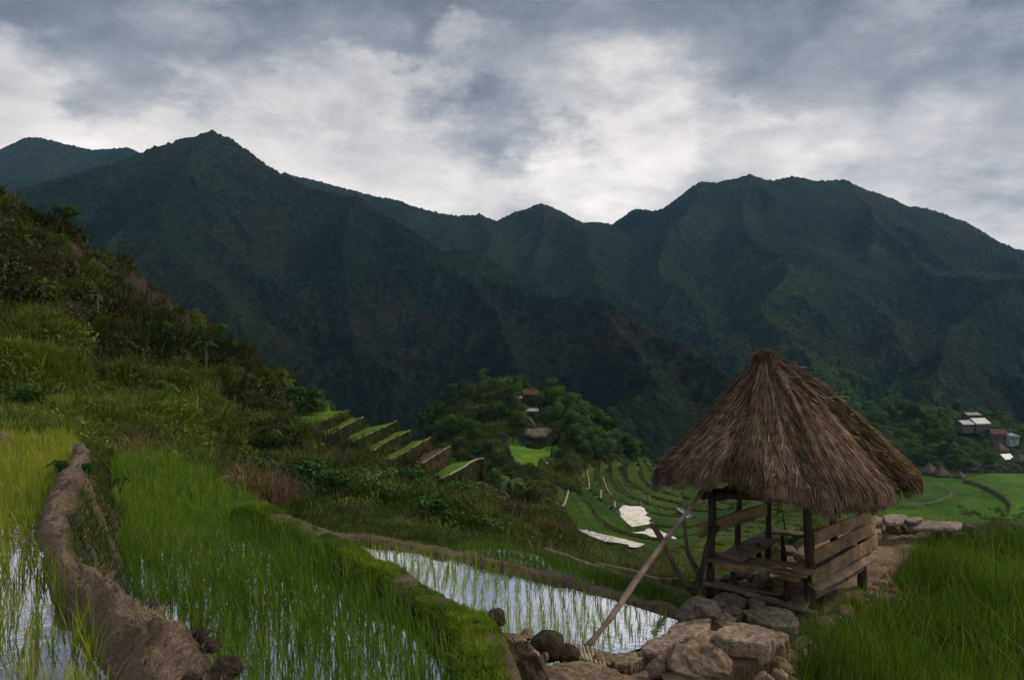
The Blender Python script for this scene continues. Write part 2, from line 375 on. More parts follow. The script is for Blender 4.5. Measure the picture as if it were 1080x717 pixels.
# woods: humped canopy ground on the knoll and beyond the valley
KN = (PX > 425) & (PX < 720) & (D > 150) & (D < 340)
wood = np.clip(sstep(112, 150, D)*(1-vreg), 0, 1)*np.where(PX > 880, sstep(313, 325, D), 1.0)
c1, _ = cell(X/6.5, Y/6.5, 21)
Zg = Zg+wood*((.7-c1)*3.2+fbm(X*.12, Y*.12, 3, 31)*2.5)

def grow(poly, k):
    poly = np.asarray(poly); c = poly[:, :2].mean(0); v = poly[:, :2]-c; l = np.linalg.norm(v, axis=1)[:, None]
    return np.column_stack([c+v*(1+k/l), poly[:, 2] if poly.shape[1] > 2 else np.zeros(len(poly))])
# ---- flat fields: (polygon in world xy, level)
def fp(pts, z): return np.array([G(a, b, z) for a, b in pts])
z1, z2, z3, zr = -1.6, -2.3, -3.0, -3.62
P1 = np.array([P(135, 740, 3.35), P(97, 672, 4.08), P(54, 606, 5.17), P(36, 571, 6.0), P(45, 544, 6.9), P(58, 513, 8.3), P(79, 494, 9.4), P(83, 473, 11.2), P(78, 464, 12.1), P(40, 462, 12.35), P(-60, 462, 12.3), P(-250, 462, 12.0), P(-900, 470, 11.0), P(-900, 700, 2.3), P(120, 760, 2.3)])
P2 = np.array([G(238, 735, z2), G(215, 690, z2), G(176, 668, z2), G(150, 640, z2), G(128, 600, z2), G(122, 560, z2), G(118, 520, z2), G(124, 482, z2), G(180, 488, z2), G(232, 515, z2), G(262, 530, z2), G(306, 560, z2), G(338, 590, z2), G(376, 620, z2), G(434, 655, z2), G(474, 688, z2), G(488, 722, z2), G(492, 800, z2), G(250, 860, z2)])
P3 = np.array([G(362, 572.5, z3), G(400, 576, z3), G(480, 591, z3), G(560, 613, z3), G(640, 634, z3), G(700, 652, z3), G(716, 660, z3), G(690, 672, z3), G(650, 684, z3), G(628, 700, z3), G(560, 712, z3), G(530, 700, z3), G(506, 690, z3), G(452, 650, z3), G(400, 612, z3), G(366, 588, z3)])
PR = np.array([G(770, 800, zr), G(806, 725, zr), G(838, 700, zr), G(868, 672, zr), G(905, 650, zr), G(940, 625, zr), G(960, 603, zr), G(985, 582, zr), G(1080, 579, zr), G(1200, 580, zr), G(1400, 600, zr), G(1500, 700, zr), G(1200, 800, zr)])
P4 = np.array([P(468, 575, 11.3), P(520, 590, 10.7), P(560, 600, 10.1), P(640, 621, 9.35), P(700, 636, 8.9), P(738, 640, 8.7), P(735, 625, 9.75), P(721, 623, 9.86), P(664, 607, 10.5), P(623, 594, 11.1), P(583, 580, 11.8), P(540, 574, 12.3), P(480, 568, 12.4)])
P5 = np.array([P(600, 590, 11.75), P(625, 594, 11.35), P(664, 607, 10.75), P(721, 623, 10.1), P(745, 628, 9.9), P(745, 620, 10.7), P(721, 616, 10.8), P(680, 606, 11.2), P(654, 598, 11.6), P(634, 594, 11.8)])
FL = [(P1, z1-.1), (P2, z2-.1), (P3, z3-.1), (PR, zr-.08), (P4, -3.47), (P5, -3.62)]
lowf = np.zeros_like(Zg, bool)
for poly, lv in FL:
    m = inpoly(poly, X, Y); Zg = np.where(m, lv, Zg); lowf |= m
# left-hill terraces
RIMS = [ (-6.43, [(318,453),(335,445),(350,441),(368,432)]), (-7.1, [(335,463),(350,458),(360,450),(383,440)]),
 (-8.05, [(362,470),(378,462),(395,455),(418,444)]), (-9.0, [(394,475),(405,466),(420,460),(433,453)]),
 (-10.2, [(411,485),(430,475),(445,466),(454,461)]), (-11.5, [(430,498),(450,485),(475,470)]), (-13.3, [(460,506),(485,495),(500,484),(510,483)])]
gcol = np.zeros((*Zg.shape, 3))
treadm = np.zeros_like(Zg, bool); brown = np.zeros_like(Zg, bool)
rimlines = []
prev = None
for i, (z, pts) in enumerate(RIMS):
    w = smoothline([G(a, b, z) for a, b in pts], 2)
    rimlines.append(w)
    if prev is None:
        inner = w+np.array((-3.5, -1.8, 0))
    else:
        inner = prev
    poly = np.concatenate([w[:, :2], inner[::-1][:, :2]])
    # the slope between this rim and the one above it
    m = inpoly(poly, X, Y); Zg = np.where(m, z-.05, Zg); treadm |= m
    if i == 5: brown |= m
    prev = w
# the ground just outside each rim falls away at once
last = rimlines[-1]
# knoll field and valley fields
KF = fp([(535,467),(549,468),(556,472),(568,474),(582,470),(592,467),(587,478),(578,486),(571,491),(566,497.5),(553,494),(545,488),(538,478)], -28.5)
WA = fp([(653.6,533.5),(677,533.5),(680,542),(689.6,553.6),(667,558.6),(660,552),(653.6,545)], -30.4)
WB = fp([(607,557),(625,560.5),(650,566),(683,576),(668,577),(640,570.5),(610,561)], -27.3)
WC = fp([(672,562),(689,556),(702,564),(722,571),(712,572),(694,568)], -28.6)
WD = fp([(714,535),(722,536),(735,544.5),(724,546)], -33)
WE = fp([(628,548.5),(633,550),(639,556),(630,554.5)], -29.5)
for poly, lv, mg in ((KF, -28.5, 0), (WA, -30.5, 0), (WB, -27.4, 0), (WC, -28.7, 0), (WD, -33.1, 0), (WE, -29.6, 0)):
    m = inpoly(poly, X, Y); Zg = np.where(m, lv, Zg)
    if poly is KF: kmar = inpoly(grow(KF, 3.0), X, Y) | (np.hypot(X-P(569, 463, 209)[0], Y-207.5) < 4.8); kfm = m; wm = np.zeros_like(m)
    else: wm |= inpoly(grow(poly, .8), X, Y)
# big green fields on the valley floor to the right
VU = fp([(1016,505),(1030,509),(1040,512.5),(1055,520),(1065,529),(1067,535),(1061,541),(1050,545),(1080,548),(1200,560),(1300,500),(1040,499)], -54.4)
VL = fp([(880,505),(930,508),(985,511),(997,514),(1005,518),(1000,524),(984,530.5),(960,532.5),(930,533),(880,534)], -54.3)
VB = fp([(780,514),(880,500),(1000,503),(1200,499),(1300,500),(1200,562),(1080,556),(900,556),(820,552)], -55.6)
vf = inpoly(VB, X, Y); Zg = np.where(vf, -55.6, Zg)
mU = inpoly(VU, X, Y) & vf; mL = inpoly(VL, X, Y) & vf
Zg = np.where(mU, -54.4, Zg); Zg = np.where(mL, -54.6, Zg)
g_var = 1+.5*fbm(X*.07, Y*.07, 3, 43)+.35*fbm(X*.6, Y*.6, 3, 44)
# near earth
nearw = 1-sstep(13, 16, D)
Zg = Zg+nearw*np.where(lowf, 0, 1)*fbm(X*2.5, Y*2.5, 4, 41)*.10

# ---- ground colours (the surfaces' own)
n1 = fbm(X*.05, Y*.05, 4, 51); n2 = fbm(X*.5, Y*.5, 4, 55)
g = np.stack([.050+.02*n1+.03*n2, .075+.025*n1+.03*n2, .018+.004*n1], -1)
g = np.clip(g, .008, 1)
def put(m, c): 
    global g
    m = np.asarray(m, float)[..., None]; g = g*(1-m)+np.array(c)*m
put(sstep(.12, .3, n1+n2*.4)*hill, (.075, .05, .028))
put(vreg, (.066, .120, .014)); put(vreg*sstep(0, .15, fbm(X*.045, Y*.045, 3, 57)), (.045, .085, .016)); put(ris, (.05, .06, .022)); put(np.clip(rim*1.0, 0, 1)*sstep(-.15, .1, n2+.05), (.30, .29, .17))
put(wood*(1-vf), (.030, .055, .016))
pyt = CY-Zg/D*F
bank = (PX > 70) & (PX < 200) & (D > 25) & (D < 75) & (pyt < 272+(PX-70)*.50+fbm(PX*.03, D*.1, 3, 7)*24) & (pyt > 247+(PX-70)*.48+fbm(PX*.05, D*.1, 3, 8)*14)
put(bank, (.055, .042, .030)); Zg = np.where(bank, Zg+fbm(X*1.1, Y*1.1, 3, 11)*.5, Zg)
slope = np.abs(np.gradient(Zg, axis=1)/np.gradient(ds)[None])
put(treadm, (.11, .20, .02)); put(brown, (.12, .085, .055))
tb = (PX > 300) & (PX < 520) & (D > 50) & (D < 112) & (~treadm) & (Zg > -17)
put(kfm, (.14, .26, .02)); put(vf, (.062, .135, .012)); put(mU, (.085, .165, .016)); put(mL, (.055, .125, .013))
g = g*np.where(vf | kfm, g_var, 1.0)[..., None]
put(nearw*(~lowf), (.055, .06, .025)); put(lowf, (.05, .04, .025))
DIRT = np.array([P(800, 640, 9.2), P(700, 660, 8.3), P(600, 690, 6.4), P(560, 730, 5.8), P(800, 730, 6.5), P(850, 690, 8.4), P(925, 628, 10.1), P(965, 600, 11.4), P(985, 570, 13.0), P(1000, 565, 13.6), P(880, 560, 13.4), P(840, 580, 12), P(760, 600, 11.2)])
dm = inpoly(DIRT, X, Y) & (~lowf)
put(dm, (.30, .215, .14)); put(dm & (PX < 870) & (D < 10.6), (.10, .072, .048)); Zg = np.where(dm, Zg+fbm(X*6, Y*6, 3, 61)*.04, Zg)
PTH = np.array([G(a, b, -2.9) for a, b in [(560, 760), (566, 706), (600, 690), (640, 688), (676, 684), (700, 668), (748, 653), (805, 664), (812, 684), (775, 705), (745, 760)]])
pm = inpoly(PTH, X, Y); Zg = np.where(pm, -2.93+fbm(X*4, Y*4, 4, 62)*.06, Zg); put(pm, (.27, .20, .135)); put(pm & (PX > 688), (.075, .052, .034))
TERR = np.concatenate([[w[0] for w in rimlines], [w[-1] for w in rimlines][::-1]])[:, :2]
terr = inpoly(grow(TERR, 1.0), X, Y) | ((PX > 330) & (PX < 520) & (D > 46) & (D < 60) & (Zg > -30) & (fbm(X*.2, Y*.2, 2, 5) > -.1))
put(terr & ~treadm, (.062, .062, .028))
gi_d = np.clip((2*(D-230)/80), 0, 1)
V = np.stack([X, Y, Zg], -1)
nc, nr = Zg.shape
Qall = gridq(nc, nr)
gxp = np.gradient(Zg, axis=0)/(np.gradient(pxs)[:, None]/F*D); gyp = np.gradient(Zg, axis=1)/np.gradient(ds)[None]
steep = (np.hypot(gxp, gyp) > 1.3) & (terr | treadm | ((PX > 520) & (PX < 610) & (D > 150) & (D < 225)))
put(steep, (.046, .052, .02))
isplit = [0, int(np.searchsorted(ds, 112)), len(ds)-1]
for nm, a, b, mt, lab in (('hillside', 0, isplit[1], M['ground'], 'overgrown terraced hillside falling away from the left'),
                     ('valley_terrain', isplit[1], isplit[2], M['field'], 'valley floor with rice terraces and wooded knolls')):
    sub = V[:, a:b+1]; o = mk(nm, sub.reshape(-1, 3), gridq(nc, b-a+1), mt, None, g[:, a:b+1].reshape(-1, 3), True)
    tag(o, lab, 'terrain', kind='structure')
# ground under and behind the viewpoint
gx = np.linspace(-40, 40, 81); gy = np.linspace(-40, 2.1, 43)
XX, YY = np.meshgrid(gx, gy, indexing='ij')
ZZ = np.where(XX < -2, -1.75, -3.35)+0*XX; ZZ = -1.75-1.6*sstep(-1.2, 1.2, XX)+fbm(XX*.6, YY*.6, 3, 3)*.15
o = mk('ground', np.stack([XX, YY, ZZ], -1).reshape(-1, 3), gridq(81, 43), M['ground'], None, np.broadcast_to((.06, .065, .025), (81*43, 3)), True)
tag(o, 'earth of the terrace behind the viewpoint', 'ground', kind='structure')

lz = np.array(lnd)
def gz(x, y):
    """ground height at x, y (arrays)"""
    x = np.asarray(x, float); y = np.maximum(np.asarray(y, float), 1.95)
    px = CX+F*x/y
    i = np.clip(np.searchsorted(pxs, px)-1, 0, nc-2); j = np.clip(np.searchsorted(lz, np.log(y))-1, 0, nr-2)
    a = np.clip((px-pxs[i])/(pxs[i+1]-pxs[i]), 0, 1); b = np.clip((np.log(y)-lz[j])/(lz[j+1]-lz[j]), 0, 1)
    return (Zg[i, j]*(1-a)+Zg[i+1, j]*a)*(1-b)+(Zg[i, j+1]*(1-a)+Zg[i+1, j+1]*a)*b
def hits(px, py, dmin=14, dmax=590):
    """first ground point seen at px, py beyond dmin"""
    dd = np.exp(np.linspace(math.log(dmin), math.log(dmax), 900)); z = gz((px-CX)/F*dd, dd)
    zz = (CY-py)/F*dd; k = np.argmax(z >= zz); return P(px, py, dd[k]) if (z >= zz).any() else None

# ================================================================ MOUNTAINS
def R(*pts): return np.array([P(a, b, d) for a, b, d in pts])
RG = [
 (R((-500,120,1500),(-250,170,1750),(-100,160,1900),(0,156,1950),(30,142,1950),(45,143,1950),(70,150,1950),(100,157,1950),(135,153,1950),(160,170,1950),(300,185,2100)), .62),
 (R((-60,260,1000),(45,216,1080),(85,192,1110),(130,170,1140),(160,155,1160),(190,146,1180),(222,139,1200),(240,144,1200),(262,160,1190),(290,178,1170),(325,197,1130),(375,208,1070),(400,222,1030),(440,246,960),(480,271,900),(520,294,840),(560,305,790),(590,312,750),(630,315,700),(650,323,670),(690,349,610),(720,364,570),(750,382,530),(785,408,480)), .68),
 (R((222,139,1200),(200,190,950),(195,250,760),(205,310,600)), .8),
 (R((375,208,1070),(395,262,860),(420,330,690),(440,395,560)), .75),
 (R((480,271,900),(500,330,700),(520,380,560)), .8),
 (R((630,315,700),(650,352,585),(680,400,480),(690,440,420)), .8),
 (R((300,181,1800),(340,191,1800),(380,202,1800),(420,211,1780),(450,220,1750),(480,225,1720),(505,224,1700),(525,232,1700),(545,221,1700),(570,214,1700),(590,220,1720),(620,238,1800),(638,243,1850),(660,235,1850),(690,229,1820),(715,221,1800),(725,206,1790),(740,192,1780),(760,190,1780),(790,184,1780),(815,190,1780),(835,185,1780),(860,190,1780),(890,190,1780),(905,205,1780),(925,222,1790),(950,240,1800),(975,252,1820)), .60),
 (R((570,214,1700),(610,260,1400),(650,296,1150),(690,328,990),(740,366,860),(775,392,780)), .72),
 (R((505,224,1700),(510,262,1450),(530,300,1180),(560,330,1000)), .75),
 (R((790,184,1780),(795,230,1450),(805,280,1160),(815,330,930),(835,380,780),(850,410,700)), .70),
 (R((740,192,1780),(715,240,1450),(700,290,1160),(720,345,950)), .75),
 (R((890,190,1780),(915,250,1400),(925,310,1090),(940,360,880),(960,400,750)), .70),
 (R((905,205,1780),(960,262,1400),(1010,285,1180),(1060,292,1080),(1120,285,1050),(1250,260,1000)), .66),
 (R((1060,292,1080),(1050,340,880),(1045,380,740),(1040,410,660)), .75),
 (R((925,221,2000),(955,233,2050),(985,248,2100),(1005,251,2100),(1020,256,2100),(1050,261,2100),(1080,262,2100),(1150,255,2000),(1300,220,1900),(1600,180,1600),(1900,200,1300)), .62),
]
# wandering spurs and the side spurs that branch off them and off the main crests
MAIN = {0, 1, 5, 15}; rr_ = np.random.default_rng(12); NR = len(RG); own = list(range(NR)); EX = []
for gi in range(NR):
    pts, k = RG[gi]
    if gi in (0, NR-1): continue
    long_ = len(pts) > 8
    if not long_:
        q = densify(pts, 70); n = len(q); t = np.gradient(q, axis=0); t[:, 2] = 0; t /= np.linalg.norm(t, axis=1)[:, None]+1e-9
        sd = np.stack([t[:, 1], -t[:, 0], 0*t[:, 0]], 1); s_ = np.arange(n)*70.0
        q = q+sd*(vn(s_/190+gi*7.3, s_*0+gi, 3)*95*np.minimum(1, np.arange(n)/3))[:, None]; q[:, 2] += vn(s_/110, s_*0+gi*3, 4)*16*np.minimum(1, np.arange(n)/3)
        RG[gi] = (q, k); pts = q; stp_ = 130
    else: stp_ = 120
    q = densify(pts, stp_)
    for a_, b_ in zip(q[:-1], q[1:]):
        tt0 = rr_.uniform(0, 1); o0 = a_+(b_-a_)*tt0; dr = b_-a_; dr[2] = 0; dr = dr/(np.linalg.norm(dr)+1e-9)
        for sgn in ((-1, 1) if not long_ else (1,)):
            if rr_.uniform() < .25: continue
            if long_: an = -math.pi/2+rr_.uniform(-.7, .7)
            else: an = math.atan2(dr[1], dr[0])+sgn*rr_.uniform(.6, 1.15)
            L = rr_.uniform(110, 330) if long_ else rr_.uniform(90, 210); sl0 = k*rr_.uniform(.62, .8); p_ = [o0-np.array((0, 0, 4.0))]; cur = p_[0]
            for j_ in range(3):
                an += rr_.normal()*.28; cur = cur+np.array((math.cos(an)*L/3, math.sin(an)*L/3, -sl0*L/3)); p_.append(cur)
            EX.append((np.array(p_), k*1.55)); own.append(gi)
RG = RG+EX
mpx = np.concatenate([np.arange(-500, -20, 5.0), np.arange(-20, 1105, 1.3), np.arange(1105, 1700, 6.0)])
md = np.concatenate([np.arange(400, 1250, 3.4), np.arange(1250, 1900, 5.0), np.arange(1900, 2700, 14.0)])
MX = (mpx[:, None]-CX)/F*md[None]; MY = np.broadcast_to(md[None], MX.shape).copy()
wx = MX+fbm(MX/240, MY/240, 4, 71)*130; wy = MY+fbm(MX/240, MY/240, 4, 75)*100; dmin = np.full_like(MX, 1e9)
acc = np.zeros_like(MX); base = -78.0
S = 5.0
acc = np.exp((base-base)/S)*np.ones_like(MX); mx = np.full_like(MX, base); hs = []
for pts, k in RG:
    best = np.full_like(MX, -1e9)
    for a, b in zip(pts[:-1], pts[1:]):
        ab = b-a; L2 = ab[0]**2+ab[1]**2
        # warp only away from the crest so the skyline stays where it is
        for (qx, qy) in ((wx, wy),):
            t = np.clip(((qx-a[0])*ab[0]+(qy-a[1])*ab[1])/L2, 0, 1)
            dw = np.hypot(qx-a[0]-ab[0]*t, qy-a[1]-ab[1]*t)
        t0 = np.clip(((MX-a[0])*ab[0]+(MY-a[1])*ab[1])/L2, 0, 1)
        d0 = np.hypot(MX-a[0]-ab[0]*t0, MY-a[1]-ab[1]*t0)
        dmin = np.minimum(dmin, d0)
        w = sstep(15, 160, d0); dd = d0*(1-w)+dw*w
        h = a[2]+ab[2]*t0-k*dd*(1-.12*sstep(0, 500, dd))
        best = np.maximum(best, h)
    hs.append(best); mx = np.maximum(mx, best)
acc = np.exp((base-mx)/S)
for h in hs: acc += np.exp((h-mx)/S)
MZ = mx+S*np.log(acc)-S*.5
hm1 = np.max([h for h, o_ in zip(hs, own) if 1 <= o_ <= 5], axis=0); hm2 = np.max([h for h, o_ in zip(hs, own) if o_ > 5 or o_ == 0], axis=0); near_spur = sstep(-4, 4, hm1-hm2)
up = sstep(base+5, base+120, MZ)
crest = np.exp(-((mx-MZ)/60)**2)
rn = 1-2*np.abs(fbm(MX/120, MY/150, 4, 81)); rn2 = 1-2*np.abs(fbm(MX/260+3, MY/330, 3, 83)); ampl = .15+.85*sstep(15, 170, dmin); MZ = MZ+up*((rn-.8)*20+(rn2-.75)*26)*ampl
MZ = MZ+fbm(MX/38, MY/38, 3, 85)*6*ampl
c1, v1 = cell(MX/7.5, MY/9.5, 91); c2, v2 = cell(MX/3.6, MY/4.2, 95)
MZ = MZ+(.65-c1)*5.2*(.4+v1)+(.6-c2)*2.0
# small rice terraces low on the far slope
mp = CX+F*MX/MY
tm = sstep(850, 862, mp)*(1-sstep(985, 1000, mp))*sstep(600, 630, MY)*(1-sstep(800, 830, MY))
MC = np.stack([np.full(MZ.shape, .017), np.full(MZ.shape, .030), np.full(MZ.shape, .014)], -1)
nn = fbm(MX/150, MY/150, 4, 101); n3 = fbm(MX/28, MY/28, 4, 105)
MC *= (1+.5*nn+.3*n3)[..., None]*(.8+.4*v1)[..., None]; MC = np.clip(MC, .006, 1)
def putm(m, c):
    global MC
    m = np.asarray(m, float)[..., None]; MC = MC*(1-m)+np.array(c)*m
MC *= (1.15+.25*(1-near_spur))[..., None]  # far ranges painted lighter, standing in for lit slopes behind the near spur
putm(.45*sstep(.05, .28, nn+.25*n3), (.038, .042, .018))
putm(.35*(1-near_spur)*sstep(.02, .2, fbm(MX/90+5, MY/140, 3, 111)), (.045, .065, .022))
# bare reddish earth on the near spur
for (a, b, d, r) in ((655, 350, 640, 70), (690, 375, 590, 60), (400, 400, 700, 60), (430, 380, 720, 50)):
    c = P(a, b, d); rr = np.hypot(MX-c[0], (MY-c[1])*.6)+n3*60
    putm(.55*(1-sstep(r*.2, r, rr))*sstep(-.2, .2, n3+.15), (.055, .040, .026))
putm(.5*np.exp(-((mp-830-(MY-900)*.0)/30)**2)*sstep(.0, .2, n3+.1)*(MY < 1200)*(MY > 800), (.07, .09, .03))
qq = MZ/3.6; fq = qq-np.floor(qq)
MZ = MZ*(1-tm*.85)+tm*.85*(3.6*(np.floor(qq)+sstep(.35, .6, fq)))
tg = tm*sstep(-.12, .0, nn+n3*.7+.05)
putm(tg*.9, (.065, .11, .025)); putm(tg*((fq > .3) & (fq < .62)), (.02, .03, .015))
MZ[:, 0] -= 90
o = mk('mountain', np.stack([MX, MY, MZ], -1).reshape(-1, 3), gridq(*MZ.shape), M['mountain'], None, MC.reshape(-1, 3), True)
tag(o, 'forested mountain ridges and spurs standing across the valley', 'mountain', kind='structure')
del acc, hs, wx, wy, best
# ================================================================ WATER
def sheet(name, poly, z, mat, label):
    n = len(poly); c = np.array([*np.mean(poly[:, :2], 0), z])
    import mathutils
    from mathutils.geometry import tessellate_polygon
    V = np.column_stack([poly[:, :2], np.full(n, z)])
    T = tessellate_polygon([[Vector(v) for v in V]])
    o = mk(name, V, None, mat, None, None, False, T); tag(o, label, 'water', kind='structure'); return o
def grow(poly, k):
    c = poly[:, :2].mean(0); v = poly[:, :2]-c; l = np.linalg.norm(v, axis=1)[:, None]
    return np.column_stack([c+v*(1+k/l), poly[:, 2] if poly.shape[1] > 2 else np.zeros(len(poly))])
sheet('paddy_water', grow(P1, .12), z1, M['water'], 'still water of the left rice paddy')
sheet('paddy_water', grow(P2, .05), z2, M['water'], 'still water of the middle rice paddy')
sheet('paddy_water', grow(P3, .12), z3, M['water'], 'bright water of the long narrow paddy')
sheet('paddy_water', grow(PR, .02), zr, M['water'], 'dark water under the tall rice')
sheet('paddy_water', P4, -3.40, M['water'], 'water of the lower strip paddy')
sheet('paddy_water', P5, -3.55, M['water'], 'water of the lowest strip paddy')
for p, z in ((WA, -30.42), (WB, -27.34), (WC, -28.62), (WD, -33.02), (WE, -29.5)):
    p = smoothline(np.concatenate([p, p[:1]]), 2)[:-1]; p = p+np.stack([fbm(p[:, 0]*.7, p[:, 1]*.7, 3, 3), fbm(p[:, 0]*.7, p[:, 1]*.7, 3, 4), 0*p[:, 0]], -1)*1.2
    sheet('far_paddy_water', grow(p, .25), z+.05, M['farwater'], 'flooded muddy paddy far down the valley')

# ================================================================ BUNDS
def loft(name, path, prof, mat, amp=.03, fr=3.0, seed=0, step=.08, col=(.2, .15, .1), build=True):
    """prof: list of (across, up) pairs, or function of s(0..1) giving them"""
    p = densify(smoothline(path, 2), step); n = len(p)
    t = np.gradient(p, axis=0); t[:, 2] = 0; t /= np.linalg.norm(t, axis=1)[:, None]; sd = np.stack([t[:, 1], -t[:, 0], 0*t[:, 0]], 1)
    pr = np.array([prof(i/(n-1)) if callable(prof) else prof for i in range(n)])
    # refine the cross-section
    k = np.linspace(0, pr.shape[1]-1, (pr.shape[1]-1)*5+1); kk = np.arange(pr.shape[1])
    A = np.array([np.interp(k, kk, r[:, 0]) for r in pr]); B = np.array([np.interp(k, kk, r[:, 1]) for r in pr])
    A = smooth(A, 5, 1); B = smooth(B, 5, 1)
    V = p[:, None]+sd[:, None]*A[..., None]; V[..., 2] += B
    nz = fbm(V[..., 0]*fr+seed, V[..., 1]*fr+V[..., 2]*fr*1.3, 6, 200+seed, .6)*amp*2
    V[..., 2] += nz*.8; V += sd[:, None]*(fbm(V[..., 1]*fr*.8, V[..., 0]*fr*.8+V[..., 2]*4, 5, 230+seed)*amp*1.1)[..., None]
    return mk(name, V.reshape(-1, 3), gridq(*A.shape), mat, None, np.broadcast_to(col, (A.size, 3)), True), p, sd
# dried-mud bund of the left paddy
m, nt, out = newmat('dried_mud'); Vv = coords(nt); tc = coords(nt, (1, .18, 1), (0, 0, .25))
n1 = noise(nt, Vv, 3.5, 9, .7); n2 = noise(nt, coords(nt, (14, 3.2, 14), (0, 0, .6)), 5, 8, .75, 1.4); n3 = noise(nt, Vv, 1.2, 5, .6); n4 = noise(nt, Vv, 38, 6, .75)
vo = nd(nt, 'ShaderNodeTexVoronoi', feature='DISTANCE_TO_EDGE'); vo.inputs['Scale'].default_value = 7
dv = nd(nt, 'ShaderNodeVectorMath', operation='ADD'); nz = nd(nt, 'ShaderNodeTexNoise'); nz.inputs['Scale'].default_value = 5
nt.links.new(Vv, nz.inputs['Vector']); nt.links.new(Vv, dv.inputs[0]); nt.links.new(nz.outputs['Color'], dv.inputs[1]); nt.links.new(dv.outputs[0], vo.inputs['Vector'])
crk = ramp(nt, vo.outputs['Distance'], [(0, .3), (.03, 1)])
c = ramp(nt, n1, [(.25, (.33, .235, .155)), (.65, (.70, .54, .385))])
c = mixc(nt, c, ramp(nt, n2, [(.36, .28), (.6, 1.35)]), 1.0, 'MULTIPLY'); c = mixc(nt, c, crk, .7, 'MULTIPLY')
c = mixc(nt, c, (.13, .095, .06), ramp(nt, n3, [(.58, 0.0), (.68, .55)]))
h = mth(nt, 'ADD', mth(nt, 'ADD', n1, mth(nt, 'MULTIPLY', n2, .9)), mth(nt, 'ADD', mth(nt, 'MULTIPLY', n4, .5), mth(nt, 'MULTIPLY', crk, .35)))
princ(nt, out, c, .95, .1, bump(nt, h, 1.0, .16)); M['drymud'] = m
zb = -1.40
RE = [(1000,345),(740,262),(717,251),(690,236),(656,193),(638,160),(617,127),(591,90),(571,76),(552,77),(529,83),(510,90),(494,95),(480,98),(466,91)]
LE = [(1000,160),(740,130),(717,123),(690,110),(672,97),(656,86),(628,68),(606,54),(591,42),(571,34),(552,38),(529,51),(510,60),(494,76),(480,82),(466,79)]
ctr = np.array([G(b, a, zb) for a, b in RE]); WL = densify(np.array([G(b, a, z1) for a, b in LE]), .05)
ctr[:, 0] -= .02
_cl = np.concatenate([[0], np.cumsum(np.linalg.norm(np.diff(ctr[:, :2], axis=0), axis=1))]); sl = _cl/_cl[-1]
hw = np.array([np.min(np.hypot(WL[:, 0]-q[0], WL[:, 1]-q[1])) for q in ctr]); hw = np.clip(hw, .16, .5)
def profA(s):
    w = float(np.interp(s, sl, hw))
    return [(-w-.04, -.34), (-w, -.20), (-w+.045, -.10), (-w*.72, -.01), (-w*.3, .03), (-.05, .01), (.02, -.07), (.09, -.3), (.22, -.62), (.40, -1.05)]
o, pA, sA = loft('mud_bund', ctr, profA, M['drymud'], .05, 4.5, 1, .022)
tag(o, 'dried pale mud bund with a cracked fibrous top winding up along the left paddy', 'bund')
# grassy bund between the middle paddy and the narrow bright one
GB = np.array([G(a, b, -2.14) for a, b in [(258, 533), (290, 545), (326, 560), (354, 577), (398, 600), (458, 632), (496, 655), (511, 680), (512, 717), (512, 800)]])
o, pG, sG = loft('grassy_bund', GB, [(-.26, -.30), (-.22, -.11), (-.13, .0), (.10, .01), (.17, -.05), (.21, -.3), (.24, -.6), (.30, -1.1)], M['soil'], .035, 2.5, 2)
tag(o, 'earth bund under bright short grass separating the middle paddy from the narrow bright one', 'bund')
# brown bund beyond the bright paddy
BB = np.array([P(232, 507, 12.6), P(258, 521, 12.2), P(284, 536, 11.95), P(312, 549, 11.75), P(345, 560, 11.55), P(400, 566, 11.25), P(480, 579, 10.6), P(560, 600, 9.7), P(640, 621, 9.0), P(700, 636, 8.55), P(730, 643, 8.4)])
BB[:, 2] -= .02
o, pB, sB = loft('brown_bund', BB, [(-.34, -.5), (-.24, -.12), (-.12, .0), (.1, .0), (.2, -.05), (.26, -.16), (.30, -.5)], M['mud'], .03, 4, 3)
tag(o, 'long brown mud bund edging the far side of the narrow bright paddy', 'bund')
for pts, nm, w in (([P(575, 577, 12.1), P(583, 580, 11.92), P(623, 594, 11.2), P(664, 607, 10.6), P(721, 623.5, 9.96), P(745, 630, 9.7)], 'pale narrow bund between the two lower strip paddies', .075),
                ([P(628, 592, 12.0), P(634, 594, 11.9), P(654, 598, 11.7), P(680, 606, 11.3), P(721, 616, 10.9), P(750, 622, 10.6)], 'pale narrow bund farthest down beyond the strip paddies', .06)):
    o, _, _ = loft('narrow_bund', np.array(pts), [(-w*2, -.4), (-w, -.02), (0, .02), (w, -.02), (w*2, -.4)], M['drymud'], .02, 4, 4)
    tag(o, nm, 'bund')
EB = np.array([P(900, 560, 13.9), P(960, 560, 13.9), P(1020, 558, 13.8), P(1080, 559, 13.7), P(1200, 562, 13.6), P(1500, 575, 13)])
o, pE, _ = loft('brown_bund', EB, [(-.25, -.6), (-.15, -.1), (0, .02), (.2, .0), (.36, -.16), (.46, -.7)], M['mud'], .05, 2.5, 6)
tag(o, 'low brown earth bund behind the tall rice', 'bund')

